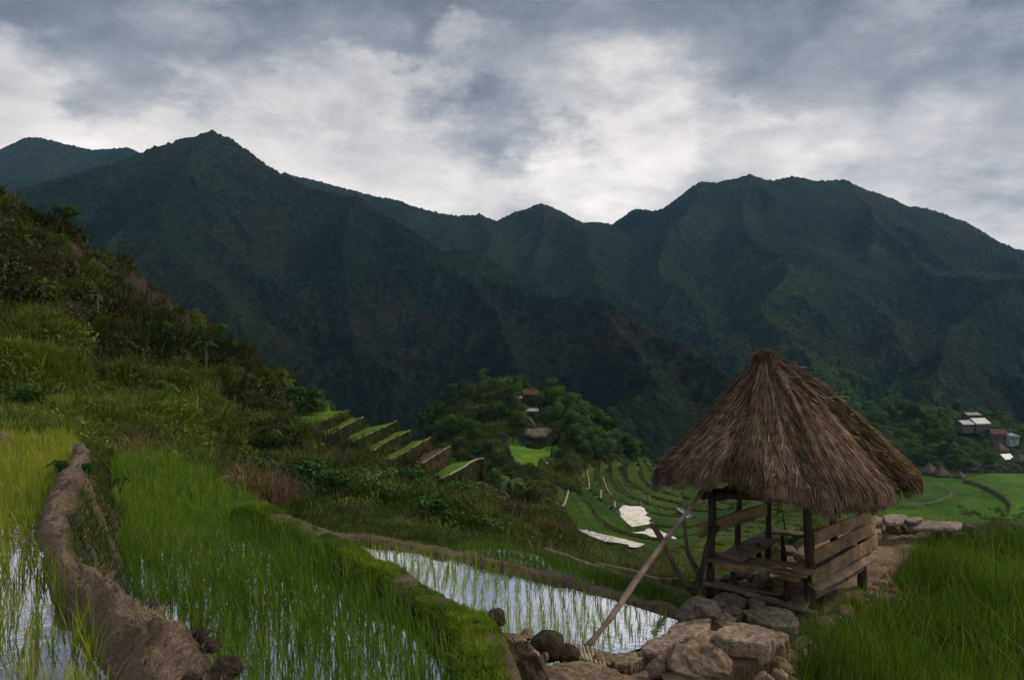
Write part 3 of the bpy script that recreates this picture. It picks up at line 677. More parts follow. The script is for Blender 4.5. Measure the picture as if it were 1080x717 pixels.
# rims on the terraces: stone and trodden mud ledges
def ribbon(name, pts, w, h, mat, label, cat='bund', seed=0, kind=None, amp=.02):
    o, _, _ = loft(name, np.array(pts), [(-w, -h*1.5), (-w*.9, 0), (0, h), (w*.9, 0), (w, -h*1.5)], mat, amp, 1.2, seed, max(.3, w*1.5))
    return tag(o, label, cat, kind=kind)
rl = ['uppermost', 'second from the top', 'third from the top', 'fourth from the top', 'fifth from the top', 'sixth, brown and bare', 'lowest, brightest']
WALLP = []
for i, w in enumerate(rimlines):
    zn = RIMS[i+1][0]-.12 if i < 6 else w[0][2]-2.5
    p = densify(w, .35); t = np.gradient(p, axis=0); t[:, 2] = 0; t /= np.linalg.norm(t, axis=1)[:, None]; sd = np.stack([t[:, 1], -t[:, 0], 0*t[:, 0]], 1)
    k = np.linspace(0, 1, 10); Vw = p[:, None]+sd[:, None]*(.04+.14*k)[None, :, None]; Vw[..., 2] = p[:, None, 2]+(zn-p[:, None, 2])*k[None]
    Vw += sd[:, None]*(fbm(Vw[..., 1]*1.5, Vw[..., 2]*2, 4, 600+i)*.14)[..., None]
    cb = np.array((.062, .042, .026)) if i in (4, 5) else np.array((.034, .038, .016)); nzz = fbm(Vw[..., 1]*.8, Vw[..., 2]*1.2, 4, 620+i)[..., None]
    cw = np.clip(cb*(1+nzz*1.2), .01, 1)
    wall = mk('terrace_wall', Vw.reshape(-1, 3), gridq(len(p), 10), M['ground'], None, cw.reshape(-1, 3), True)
    tag(wall, 'earth and stone wall of the hillside terraces, '+rl[i], 'terrace wall')
    o, _, _ = loft('rim', w+np.array((0, 0, .02)), [(-.07, -.04), (-.06, 0), (0, .03), (.06, 0), (.07, -.04)] if i < 6 else [(-.15, -.06), (-.13, 0), (0, .04), (.13, 0), (.15, -.06)], M['palestone'] if i == 6 else M['stone'], .02, 1.2, 10+i, .3)
    _r = np.random.default_rng(900+i); nw = 200; kk = _r.integers(0, len(p), nw); k2 = _r.integers(1, 9, nw); WALLP.append(Vw[kk, k2])
    o.parent = wall
ribbon('terrace_rim', [G(440, 486, -6.0)+np.array((0,0,0)) if 0 else P(322, 462, 50), P(332, 464, 50), P(341, 470, 49), P(352, 473, 48.5)], .2, .1, M['stone'], 'grey curved ledge at the near end of the hillside terraces', 'terrace rim', 20)
KR = [G(592, 467, -28.3), G(588, 477, -28.3), G(579, 486, -28.3), G(572, 491, -28.3), G(566, 498, -28.3)]
ribbon('terrace_rim', KR, .5, .25, M['palestone'], 'white curving rim of the bright green field under the knoll', 'terrace rim', 21)
def onground(pts, up=.15):
    w = smoothline([hits(a, b, 90) for a, b in pts], 1); w[:, 2] = gz(w[:, 0], w[:, 1])+up; return w
vr = [([(615,497),(611,508)],'short'),([(619,497),(621,506),(622,517)],'straight'),([(628,502),(633.5,513.5),(634,520),(632,527)],'bowed'),([(636,504),(640,517),(648,525),(648.6,533),(647,539)],'longest bowed'),
      ([(652,505),(657,513),(664,521)],'slanting'),([(675,528),(680,542),(692,555)],'water-side'),([(600,515),(597,527),(590,538)],'leftmost curved'),([(684,523),(687,532),(700,542),(716,551)],'rightmost slanting')]
for i, (pts, w) in enumerate(vr):
    ribbon('terrace_rim', onground(pts), .2, .12, M['palestone'] if i < 4 or i == 6 else M['field'], w+' thin rim among the valley terraces below the knoll', 'terrace rim', 30+i)
RW = np.array([G(a, b, -54.35) for a, b in [(1016,505),(1030,508.5),(1040,512.5),(1055,520),(1065,529),(1067,535),(1061,541),(1048,545)]])
o, _, _ = loft('field_wall', RW, [(-.22, -1.0), (-.18, 0), (.0, .08), (.18, 0), (.3, -1.0)], M['mud'], .1, .5, 41, .8)
tag(o, 'dark curving stone wall around the higher green field in the valley', 'wall')
RW2 = np.array([G(a, b, -54.5) for a, b in [(985,513),(998,515),(1005,519),(1000,524),(984,530),(960,532.5),(930,533)]])
o, _, _ = loft('field_wall', RW2, [(-.4, -1.3), (-.3, 0), (.2, .2), (.5, 0), (1, -1.3)], M['mud'], .1, .5, 42, .8)
tag(o, 'low muddy wall curving through the green valley field', 'wall')

# ================================================================ STONES
def _sphere(n=34):
    th = np.linspace(0, math.pi, n); ph = np.arange(2*n)/(2*n)*2*math.pi
    V = np.stack([np.sin(th)[:, None]*np.cos(ph)[None], np.sin(th)[:, None]*np.sin(ph)[None], np.cos(th)[:, None]*np.ones(2*n)[None]], -1)
    return V.reshape(-1, 3), gridq(n, 2*n, True)
SPH = _sphere()
SPL = _sphere(14)
def stonev(c, s, seed, cuts=9, rz=0.0, rough=.07, sph=None, hmin=.62, tilt=0):
    r = np.random.default_rng(seed); D0, Q = sph or SPH; V = D0.copy()
    for k in range(cuts):
        n = r.normal(size=3); n[2] *= .8; n /= np.linalg.norm(n); h = r.uniform(hmin, .92)
        d = V@n; m = d > h; V[m] -= (d[m]-h)[:, None]*n*.93
    o = r.uniform(0, 50, 2)
    nz = fbm(D0[:, 0]*2.3+D0[:, 2]*1.7+o[0], D0[:, 1]*2.3-D0[:, 2]*1.1+o[1], 5, seed % 97)*rough*2
    V = V*(1+nz)[:, None]*np.asarray(s)
    cr, sr = math.cos(rz), math.sin(rz)
    V = np.stack([V[:, 0]*cr-V[:, 1]*sr, V[:, 0]*sr+V[:, 1]*cr, V[:, 2]], 1)
    if tilt: V[:, 2] += V[:, 0]*tilt
    return V+np.asarray(c), Q
def slabv(poly, z, t, seed, rings=9):
    """flat-topped slab with a worn edge from its outline (world xy)"""
    poly = np.asarray(poly)[:, :2]; c = poly.mean(0); pl = np.concatenate([poly, poly[:1]])
    bd = densify(pl, .03); a = np.arctan2(bd[:, 1]-c[1], bd[:, 0]-c[0]); rr = np.hypot(bd[:, 0]-c[0], bd[:, 1]-c[1])
    o = np.argsort(a); a = a[o]; rr = rr[o]; th = np.arange(96)/96*2*math.pi-math.pi
    rad = np.interp(th, np.concatenate([a-2*math.pi, a, a+2*math.pi]), np.tile(rr, 3))
    rad = np.convolve(np.concatenate([rad[-2:], rad, rad[:2]]), np.ones(5)/5, 'valid')
    pr = [(0.02, 0), (.2, 0), (.4, 0), (.6, 0), (.78, 0), (.9, -.0), (.965, -.004), (.99, -.014), (1.0, -.03), (1.0, -.5*t), (.96, -.75*t), (.9, -t)]
    V = []
    for (k, h) in pr:
        ra = rad*k; x = c[0]+np.cos(th)*ra; y = c[1]+np.sin(th)*ra
        nz = fbm(x*5+seed, y*5+h*9, 5, seed % 89)*.014
        e = fbm(np.cos(th)*6+seed, np.sin(th)*6+h*14, 4, seed % 83+3)*.032*(k > .8)
        V.append(np.stack([x+np.cos(th)*e, y+np.sin(th)*e, z+h+nz*(1 if h > -.05 else .6)], -1))
    return np.array(V).reshape(-1, 3), gridq(len(pr), 96, True)
def slab(label, pts, z, t, seed, mat='slab', cat='flat stone', name='flat_stone', group=None):
    poly = np.array([G(a, b, z) for a, b in pts]); V, Q = slabv(poly, z, t, seed)
    o = mk(name, V, Q, M[mat], None, None, True, local=None); return tag(o, label, cat, group)
def rock(label, px, py, d, rx, ry, rd, seed, mat='stone', cuts=8, rz=0, rough=.07, name='boulder', cat='boulder', hmin=.62, tilt=0):
    """px,py centre on the picture, radii in metres"""
    c = P(px, py, d); V, Q = stonev(c, (rx, rd, ry), seed, cuts, rz, rough, None, hmin, tilt)
    return tag(mk(name, V, Q, M[mat], None, None, True), label, cat)
zs = -2.80
slab('large pale flat slab at the water edge, middle of the stone path', [(677,677),(700,668),(746,652),(752,659),(728,671),(704,683),(679,690)], zs+.01, .11, 11, 'palestone')
slab('flat grey-brown slab right beside the shelter doorway rail', [(748,632),(762,623),(776,625),(789,632),(783,640),(768,639),(757,637)], -3.08, .12, 12, 'greystone')
slab('large thick grey slab nearest the tall rice at the foot of the shelter', [(783,643),(800,638),(826,640),(838,646),(843,656),(838,661),(812,659),(786,651)], -3.05, .28, 13, 'greystone')
slab('small tan slab between the round boulder and the large grey slab', [(751,656),(757,648),(765,645),(777,650),(771,656),(764,661)], -2.99, .14, 14, 'slab')
slab('broad cracked tan slab standing proud on the corner of the path wall', [(752,667),(764,659),(778,655),(800,658),(818,664),(818,672),(806,678),(780,676),(760,673)], -2.80, .22, 15, 'slab')
slab('small square stone set against the shelter rail', [(788,632),(796,630),(806,633),(806,638),(794,639)], -3.06, .1, 16, 'greystone')
slab('tan triangular stone in front of the pale flat slab', [(722,672),(742,663),(757,664),(759,671),(744,678),(730,678)], -2.86, .12, 17, 'slab')
slab('broad front slab at the bottom edge beneath the round dark boulder', [(571,702),(592,696),(622,696),(650,704),(668,722),(600,740),(560,725)], -2.72, .22, 18, 'stone')
slab('narrow tan slab wedged behind the pale flat slab', [(700,665),(712,657),(730,653),(745,649),(752,652),(735,658),(715,664)], -2.90, .1, 71, 'slab')
slab('flat brown stone in the path left of the pale flat slab', [(640,694),(652,687),(672,686),(680,692),(668,699),(648,700)], -2.84, .1, 72, 'slab')
slab('flat dark tan stone bridging the path and the shelter sill', [(760,642),(772,638),(784,642),(780,648),(764,647)], -3.0, .1, 73, 'greystone')
slab('pale worn stone on the outer edge of the path wall over the rice', [(812,667),(824,664),(832,670),(828,678),(815,679)], -2.95, .16, 74, 'slab')
rock('rounded grey-brown boulder at the corner of the paddy beside the shelter', 735, 645, 8.1, .26, .14, .22, 21, 'greystone', 9, .3)
rock('big rugged dark-and-tan boulder in the path wall, front right', 736, 699, 6.45, .27, .16, .24, 22, 'stone', 14, .4, .11, hmin=.55)
rock('angular pale stone low in the front of the path wall', 697, 706, 6.55, .11, .12, .13, 23, 'slab', 10, .7, .08)
rock('wedge of tan rock at the bottom edge of the path wall', 716, 717, 6.4, .15, .12, .14, 24, 'slab', 10, 1.7, .08)
rock('brown bumpy stone left of the big rugged boulder', 694, 689, 7.0, .12, .06, .12, 25, 'stone', 7)
rock('round dark brown boulder perched above the bamboo mat', 579, 681, 6.6, .165, .13, .16, 26, 'darkstone', 6, .3, .05, hmin=.75)
rock('low dark wedge stone leaning on the round dark boulder', 599, 690, 6.55, .13, .085, .14, 27, 'darkstone', 9, .3)
rock('tall humped boulder with pale lichen at the bottom, left of the round one', 553, 703, 5.95, .17, .21, .2, 28, 'lichenstone', 9, 1.2, .1)
rock('upright tan-brown boulder behind the humped lichen boulder', 541, 681, 6.35, .13, .13, .14, 29, 'stone', 8, .5)
rock('dark brown rock at the lower left end of the boulder row', 517, 712, 5.75, .16, .13, .17, 30, 'darkstone', 11, .9, .09)
rock('darkest low rock at the very left of the boulder row', 494, 719, 5.6, .13, .09, .14, 31, 'darkstone', 9, .2)
rock('round dark stone sunk in the grassy bund', 524, 651, 5.78, .074, .07, .08, 32, 'darkstone', 6, .3, .05, hmin=.75)
rock('small brown stone between the humped boulder and the round dark one', 556, 669, 6.8, .07, .05, .08, 33, 'stone', 7)
rock('small dark stone at the right corner of the bamboo mat', 636, 695, 6.75, .09, .065, .09, 34, 'stone', 7)
rock('small thin upright splinter of stone below the round dark boulder', 574, 693, 6.3, .04, .05, .05, 35, 'stone', 9)
rock('large dark rock at the left edge of the picture beside the upper paddy', -3, 478, 11.2, .26, .32, .3, 36, 'greystone', 9, .4, .1)
rock('tan block standing on the brown bund at the upper end', 288, 547, 11.6, .17, .1, .15, 37, 'palestone', 10, .5)
rock('broken pale stone lying where the brown bund meets the grassy bund', 329, 562, 10.6, .19, .07, .14, 38, 'palestone', 12, .2)
rock('flat pinkish stone halfway up the brown bund', 243, 506, 12.9, .3, .08, .2, 39, 'greystone', 10, .2)
# lumps of dark mud at the lower end of the pale bund
for i, (a, b, d, r, lb) in enumerate(((222, 676, 3.62, .05, 'dark clod of mud on the right shoulder of the pale bund'), (238, 700, 3.25, .07, 'largest dark clod at the lower right end of the pale bund'), (203, 712, 3.05, .05, 'black clod at the bottom edge on the pale bund'), (162, 634, 4.2, .04, 'small dark clod farther up the shoulder of the pale bund'), (212, 664, 3.8, .05, 'dark clod just above the pair at the lower end of the bund'))):
    rock(lb, a, b+4, d, r, r*.7, r, 50+i, 'darkstone', 8, i, .12, 'mud_clod', 'clod')
# dark stones at the water edge of the grassy bund
MBs = MB(); k = 0
for i in range(12, len(pG)-6, 2):
    if vn(i*.12, 3.3, 5) < -.05 or pG[i][1] < 5.2: continue
    q = pG[i]+sG[i]*(.17+rng.normal()*.02)+np.array((0, 0, -.08)); s_ = rng.uniform(.03, .07)
    V_, Q_ = stonev(q, (s_*1.3, s_, s_*.75), 300+i, 7, rng.uniform(0, 3), .08, SPL); MBs.add(V_, Q_)
tag(MBs.build('edge_stones', M['darkstone'], None, True), 'row of small dark stones along the water edge of the grassy bund', 'stones', kind='stuff')
# dry-stone retaining wall under the slabs and the shelter, facing the tall rice
def drywall(name, path, ztop, zbot, label, seed, mat='stone', size=.13, inset=0):
    p = densify(np.array(path), size*1.5); B = MB(); k = 0; r = np.random.default_rng(seed)
    z = zbot; row = 0
    while z < ztop(0)-size*.3 if callable(ztop) else z < ztop-size*.3:
        for i, q in enumerate(p):
            zt = ztop(i/(len(p)-1)) if callable(ztop) else ztop
            if z > zt-size*.5: continue
            s = size*r.uniform(.75, 1.35); c = (q[0]+r.normal()*.035+(row % 2)*size*.4, q[1]+r.normal()*.04, z)
            V_, Q_ = stonev(c, (s*1.05, s*.9, s*.72), seed*50+k, 9, r.uniform(0, 3), .08, SPL, .6); B.add(V_, Q_); k += 1
        z += size*1.05; row += 1
    o = B.build(name, M[mat], None, True); return tag(o, label, 'stone wall')
drywall('dry_stone_wall', [G(690, 752, -2.9)[:2], G(735, 738, -2.9)[:2], G(778, 712, -2.9)[:2], G(818, 687, -2.9)[:2]+np.array((.02, 0)), G(822, 668, -2.9)[:2], P(845, 668, 8.4)[:2], P(872, 655, 9.1)[:2], P(905, 640, 9.8)[:2], P(935, 615, 10.6)[:2]],
        lambda s: -2.98-.36*min(1, max(0, s-.25)*2.5)+(.06 if s > .85 else 0), -3.68, 'rough dry-stone wall holding up the path and the shelter above the tall rice', 3)
drywall('dry_stone_wall', [P(480, 735, 5.6)[:2], P(560, 722, 6.1)[:2], P(640, 715, 6.5)[:2], P(700, 715, 6.5)[:2]], -2.92, -3.4, 'rough stone footing along the bottom edge in front of the path', 4, 'darkstone', .12)
drywall('dry_stone_wall', [P(682, 685, 7.2)[:2], P(640, 690, 6.9)[:2], P(605, 690, 6.8)[:2], P(548, 680, 6.7)[:2]], -2.98, -3.25, 'low stone edge between the path and the bright paddy', 5, 'stone', .1)
drywall('dry_stone_wall', [P(905, 556, 13.1)[:2], P(940, 556, 13.1)[:2], P(1015, 556, 13.2)[:2]], -3.16, -3.5, 'low stone wall under the pale slabs behind the shelter', 6, 'greystone', .13)
# pale slabs behind the shelter
zz = -3.02
for lb, pts, z, t, sd in (('broad light slab on the wall behind the shelter', [(931,543),(940,541),(955,542.5),(958,546),(952,550),(937,550.5),(932,547)], -2.98, .075, 61),
        ('long light slab at the right end of the wall behind the shelter', [(954,551),(965,548.5),(995,548.5),(1016,550),(1014,555.5),(990,556),(962,556)], -3.04, .075, 62),
        ('small light slab lying on the long slab behind the shelter', [(955,546.5),(965,544.5),(973,545.5),(970,549),(957,549)], -2.95, .06, 63),
        ('grey slab next to the shelter backrest on the far wall', [(914,545),(922,544),(931,546),(930,550.5),(916,550)], -3.0, .075, 64),
        ('thin upper grey slab at the left end of the far wall', [(906,543),(915,541),(924,541.5),(922,545),(908,546)], -2.92, .06, 65),
        ('rounded tan stone lying in the dirt below the far wall', [(913,558),(920,555),(930,555.5),(929,561),(918,563)], -3.1, .13, 66)):
    slab(lb, pts, z, t, sd, 'palestone')
# bamboo slat mat at the foot of the leaning pole
mr = empty('bamboo_mat', G(616, 689, -2.84), 'small mat of split bamboo slats lying at the foot of the leaning pole', 'mat')
for i in range(9):
    a = G(598+i*4.2, 676.5+i*1.1, -2.84); b = G(604+i*4.0+(i-4)*.6, 690+i*1.7, -2.83)
    V_, Q_, T_ = tube([a, (a+b)/2+np.array((0, 0, -.006)), b], [.014, .015, .013], 8, .003, i); o = MB().add(V_, Q_, T_).build('slat', M['bamboo'], mr, True)
# ================================================================ THE THATCHED SHELTER
zf = -3.28
A_ = P(751, 628, 9.74); B_ = P(854, 643, 9.22); F_ = P(908, 618, 10.15); G_ = A_+F_-B_
for q in (A_, B_, F_, G_): q[2] = zf
C_ = np.array([P(779, 570, 10.2)[0], 10.2, zf]); E_ = np.array([P(877, 560, 10.42)[0], 10.42, zf])
hut = empty('thatched_shelter', (3.45, 9.85, zf), 'open wooden rest shelter with a shaggy brown thatched roof beside the stone path', 'shelter')
def hp(name, V, Q=None, T=None, mat='darkwood', smooth=True, c=None):
    return MB().add(V, Q, T, c).build(name, M[mat], hut, smooth)
def post(px, pyt, pyb, d, r=.045, seed=0, lean=0):
    t = P(px, pyt, d); b = P(px+lean, pyb, d); hp('post', *tube([b, b*.5+t*.5+np.array((.01*seed % .03, 0, 0)), t], [r*1.08, r, r*.95], 10, .012, seed))
post(750.5, 498, 630, 9.74, .047, 1, -1); post(850, 520, 645, 9.2, .055, 2, 4); post(781, 500, 585, 10.2, .038, 3, -4)
post(811, 500, 600, 10.58, .04, 4, -1); post(878, 515, 612, 10.42, .05, 5); post(909, 515, 622, 10.15, .05, 6)
# beams under the eaves
for i, (a, b) in enumerate(((P(738, 520, 9.9), P(862, 528, 9.1)), (P(846, 530, 9.0), P(918, 511, 10.3)), (P(742, 524, 9.6), P(795, 508, 10.4)), (P(800, 508, 10.6), P(914, 510, 10.25)))):
    hp('beam', *tube([a, (a+b)/2, b], .042, 10, .01, 20+i))
# boards of the right backrest
ab = F_-B_; ab[2] = 0; ab /= np.linalg.norm(ab); out_ = np.array((ab[1], -ab[0], 0))*.07
def brd(name, pl, pr, dl, dr, w, mat, seed, off=out_, side=(0, 0, 1), t=.026):
    hp(name, *plank(P(*pl, dl)+off, P(*pr, dr)+off, side, w, t, seed), mat=mat)
brd('backrest_board', (853, 566), (916, 541.5), 9.2, 10.25, .165, 'board', 1)
brd('backrest_board', (852, 586), (916.5, 554), 9.2, 10.25, .165, 'board', 2, out_*1.15)
brd('backrest_board', (849, 608), (917.5, 569.5), 9.15, 10.28, .175, 'board', 3, out_*1.3)
brd('ledge_board', (851, 618), (914, 584), 9.15, 10.2, .16, 'pole', 4, out_*1.2, (out_[0], out_[1], -.03), .03)
brd('ledge_board', (854, 626), (905, 596), 9.2, 10.1, .09, 'seat', 5, out_*1.0, (0, 0, 1), .03)
# left backrest
brd('backrest_board', (741, 559.5), (810, 536.5), 9.65, 10.5, .17, 'board', 6, np.array((-.03, .0, 0)), (0, 0, 1), .045)
# seats
zsb = -2.80
def seatb(p0, p1, z, w, seed, side, t=.035, mat='seat', name='seat'):
    a = G(*p0, z); b = G(*p1, z); hp(name, *plank(a, b, side, w, t, seed), mat=mat)
ax = (B_-A_); ax[2] = 0; ax /= np.linalg.norm(ax); ay = np.array((-ax[1], ax[0], 0))
seatb((748, 589), (852, 606.5), zsb, .17, 7, ay)
seatb((752, 584), (846, 597), zsb+.004, .15, 8, ay)
seatb((770, 589), (818, 562), zsb+.035, .34, 9, ax)
seatb((806, 560), (876, 566), zsb+.05, .22, 10, ay)
seatb((843, 603), (895, 573), zsb+.03, .22, 11, ax)
hp('front_board', *plank(G(752, 596, -2.84), G(786, 601, -2.84), (0, 0, 1), .08, .03, 12), mat='board')
hp('front_board', *plank(P(822, 607, 9.28), P(844, 611, 9.2), (0, 0, 1), .08, .03, 13), mat='board')
# seat legs
for i, (px, a, b, d) in enumerate(((774, 596, 619, 9.75), (830, 610, 634, 9.3), (826, 565, 592, 10.2), (800, 572, 598, 10.1), (858, 585, 615, 9.9))):
    hp('leg', *tube([P(px-1, a, d), P(px+1, b, d)], .035, 8, .01, 40+i))
# floor: door-sill log, rails and loose boards
hp('sill_log', *tube([P(741, 614.5, 9.6), P(775, 622, 9.4), P(820, 634, 9.1), P(860, 647, 8.9)], [.035, .04, .042, .036], 10, .02, 51), mat='seat')
hp('sill_log', *tube([P(742, 610, 9.8), P(776, 618, 9.6), P(822, 628, 9.4)], .02, 8, .015, 52), mat='seat')
for i, (p0, p1, w) in enumerate((((797, 620), (806, 603), .16), ((838, 642), (852, 622), .22), ((770, 614), (800, 618), .12), ((815, 600), (850, 612), .16))):
    hp('floor_board', *plank(G(*p0, zf+.09+.02*i), G(*p1, zf+.12+.02*i), (1, .3, 0), w, .028, 60+i), mat='seat')
# bracing sticks beside the left post
hp('brace', *tube([P(757, 553, 9.6), P(746, 580, 9.5), P(731, 627, 9.3)], [.036, .037, .042], 9, .015, 71), mat='darkwood')
hp('brace', *tube([P(688, 553, 9.5), P(704, 582, 9.45), P(728, 622, 9.4)], [.028, .033, .036], 9, .02, 72), mat='bark')
hp('brace', *tube([P(720, 548, 9.9), P(724, 575, 9.85), P(734, 600, 9.8), P(744, 626, 9.7)], [.02, .026, .028, .03], 9, .03, 73), mat='bark')
hp('brace', *tube([P(757, 524, 9.6), P(772, 517, 9.9), P(792, 510, 10.3)], [.07, .07, .06], 9, .01, 74), mat='darkwood')
# stones of the floor inside, each loose
for i, (a, b, r) in enumerate(((782, 604, .17), (768, 609, .14), (810, 611, .15), (795, 607, .13), (822, 598, .16), (840, 604, .14), (845, 585, .16), (832, 578, .2), (808, 592, .16), (786, 616, .12))):
    c = G(a, b, zf+.06); V_, Q_ = stonev(c+np.array((0, 0, -.03)), (r, r*.8, .07), 800+i, 10, i*.7, .06, SPL, .6)
    tag(MB().add(V_, Q_).build('floor_stone', M['greystone'], None, True), 'flat stone of the uneven floor under the shelter benches', 'flat stone', 'floor stones under the shelter')

# the roof: outline radius by direction, tent profile
apex = np.array((3.27, 9.85, -.18)); rc = np.array((3.52, 9.88))
cq = [P(696, 505, 9.55), P(738, 498, 9.1), P(790, 503, 8.7), P(840, 522, 8.38), P(872, 531, 8.30), P(905, 529, 8.6), P(940, 519, 9.2), P(966, 503, 10.0),
          np.array((5.0, 10.8, -1.78)), np.array((4.4, 11.2, -1.75)), np.array((3.6, 11.4, -1.75)), np.array((2.8, 11.0, -1.75)), np.array((2.15, 10.4, -1.75))]
corner = [q[:2] for q in cq]
ca = np.array([math.atan2(q[1]-rc[1], q[0]-rc[0]) for q in corner]); cr_ = np.array([np.hypot(*(q-rc)) for q in corner]); o_ = np.argsort(ca); ca = ca[o_]; cr_ = cr_[o_]; cz_ = np.array([q[2] for q in cq])[o_]
def rzz(th):
    return np.interp(np.mod(th-ca[0], 2*math.pi)+ca[0], np.append(ca, ca[0]+2*math.pi), np.append(cz_, cz_[0]))
def rrad(th):
    return np.interp(np.mod(th-ca[0], 2*math.pi)+ca[0], np.append(ca, ca[0]+2*math.pi), np.append(cr_, cr_[0]))
zeave = -1.76
def roofp(th, t, lift=0.0):
    """th direction, t 0 at the apex .. 1 at the eave"""
    r = rrad(th); ex = rc[0]+np.cos(th)*r; ey = rc[1]+np.sin(th)*r
    bt = .055+.945*t; x = apex[0]+(ex-apex[0])*bt; y = apex[1]+(ey-apex[1])*bt
    k = t+.045*np.sin(math.pi*t)*np.where(np.cos(th) < 0, 1.2, -1.0)     # hollow on the left, bellied on the right
    ze = rzz(th)+.025+.012*np.sin(th*13)
    z = apex[2]+(ze-apex[2])*k+lift
    return np.stack([x, y, z], -1)
th = np.linspace(0, 2*math.pi, 220, endpoint=False); tt_ = np.linspace(.0, .985, 50)
TH, TT = np.meshgrid(th, tt_)
V_ = roofp(TH, TT); lump = fbm(np.cos(TH)*7, np.sin(TH)*7+TT*2.0, 5, 401)*.13*np.minimum(1, TT*3+.1)
V_[..., 2] += lump*.8-.02; nn_ = np.stack([np.cos(TH), np.sin(TH), 0*TH], -1); V_ += nn_*lump[..., None]*.4
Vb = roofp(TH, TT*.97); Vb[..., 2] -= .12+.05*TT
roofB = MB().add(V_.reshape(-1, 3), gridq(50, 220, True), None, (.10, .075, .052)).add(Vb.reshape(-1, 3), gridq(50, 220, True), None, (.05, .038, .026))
def straw(n, tlo, thi, l, w, lift, cv, seed, droop=0.0):
    r = np.random.default_rng(seed); th = r.uniform(0, 2*math.pi, n); t0 = r.uniform(tlo, thi, n); t0 = np.sqrt(t0) if tlo < .5 else t0
    L = l*r.uniform(.5, 1.3, n); rr = rrad(th); dt = L/np.maximum(rr*1.35, .5); tw = r.normal(0, .02, n); k = 5
    V = []; cl = fbm(np.cos(th)*7, np.sin(th)*7+t0*2.0, 5, 401)*.13*np.minimum(1, t0*3+.1)
    lf = lift*np.abs(r.normal(size=n))+.004
    band = .55+.9*(fbm(np.cos(th)*9, np.sin(th)*9+t0*3, 4, 405)+.5)
    for j in range(k):
        f = j/(k-1); t = np.minimum(t0+dt*f, 1.07); tha = th+tw*f+.5*fbm(np.cos(th)*5, np.sin(th)*5+t0*2, 2, 409)*.10*f
        p = roofp(tha, np.minimum(t, 1.0)); over = np.maximum(t-1.0, 0)
        p[:, 2] += cl*.8+lf*(.2+f*1.0)-over*rr*(1.25+droop)-f*f*.02; p[:, :2] += np.stack([np.cos(tha), np.sin(tha)], -1)*(over*rr*.5+cl*.4+lf*f*.5)[:, None]
        ww = w*(1-.55*f)*r.uniform(.7, 1.3, n)
        sd = np.stack([-np.sin(tha), np.cos(tha), 0*tha], -1)*ww[:, None]; sd[:, 2] += ww*r.normal(0, .6, n)
        V.append(np.stack([p-sd, p+sd], 1))
    V = np.stack(V, 1)                                   # n,k,2,3
    base = np.arange(n)[:, None]*k*2; j = np.arange(k-1)[None]*2
    Q = np.stack([base+j, base+j+1, base+j+3, base+j+2], -1).reshape(-1, 4)
    shade = (r.uniform(.55, 1.45, n)*band)[:, None]
    c = np.array(cv)*shade*np.array((1, 1, 1)); hue = r.uniform(-1, 1, n)[:, None]; c = c*(1+hue*np.array((.10, .0, -.12)))
    return V.reshape(-1, 3), Q, np.repeat(c, k*2, 0)
sc_ = (.175, .120, .082)
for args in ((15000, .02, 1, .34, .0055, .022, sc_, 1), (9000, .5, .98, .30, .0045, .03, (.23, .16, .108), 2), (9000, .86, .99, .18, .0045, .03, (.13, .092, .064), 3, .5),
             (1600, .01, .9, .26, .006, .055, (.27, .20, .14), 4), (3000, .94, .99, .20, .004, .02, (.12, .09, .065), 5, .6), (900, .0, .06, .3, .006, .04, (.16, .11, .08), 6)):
    V1, Q1, c1_ = straw(*args); roofB.add(V1, Q1, None, c1_)
# tuft at the peak
r_ = np.random.default_rng(77)
for i in range(1500):
    a = r_.uniform(0, 2*math.pi); q0 = r_.uniform(.0, .10); b0 = apex+np.array((math.cos(a)*q0+.01, math.sin(a)*q0, -.12+r_.uniform(-.05, .05))); q = b0+np.array((math.cos(a)*.03+r_.normal()*.025, math.sin(a)*.03+r_.normal()*.025, r_.uniform(.04, .17)*(1-q0*4)))
    e = q+np.array((math.cos(a)*.05+r_.normal()*.03, math.sin(a)*.05, r_.uniform(-.07, .03))); s = np.array((-math.sin(a), math.cos(a), 0))*.005
    roofB.add([b0-s, b0+s, q+s, q-s, e+s*.4, e-s*.4], [(0, 1, 2, 3), (3, 2, 4, 5)], None, np.array((.13, .088, .064))*r_.uniform(.5, 1.5))
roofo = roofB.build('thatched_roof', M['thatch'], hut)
for i, (a, b) in enumerate(((P(797, 378, 9.7), P(773, 408, 9.5)), )):
    pass
o = mk('stick', *tube([P(868, 420, 9.3), P(882, 418.5, 9.35), P(893.5, 418.5, 9.4)], .008, 6, .004, 5)[:2], M['pole'], hut, None, True)
o = mk('stick', *tube([P(770, 409, 9.35), P(776, 407.5, 9.3), P(790, 405, 9.3)], .007, 6, .004, 6)[:2], M['darkwood'], hut, None, True)
# the long pole leaning under the eave
pl = P(617, 684, 7.15); pt = P(747, 511, 9.6)
V_, Q_, T_ = tube([pl, P(648, 645, 7.6), P(700, 572, 8.6), pt], [.030, .031, .028, .024], 14, .016, 81)
tag(MB().add(V_, Q_, T_).build('leaning_pole', M['pole'], None, True), 'long bare wooden pole leaning from the bamboo mat up to the shelter eave', 'pole')

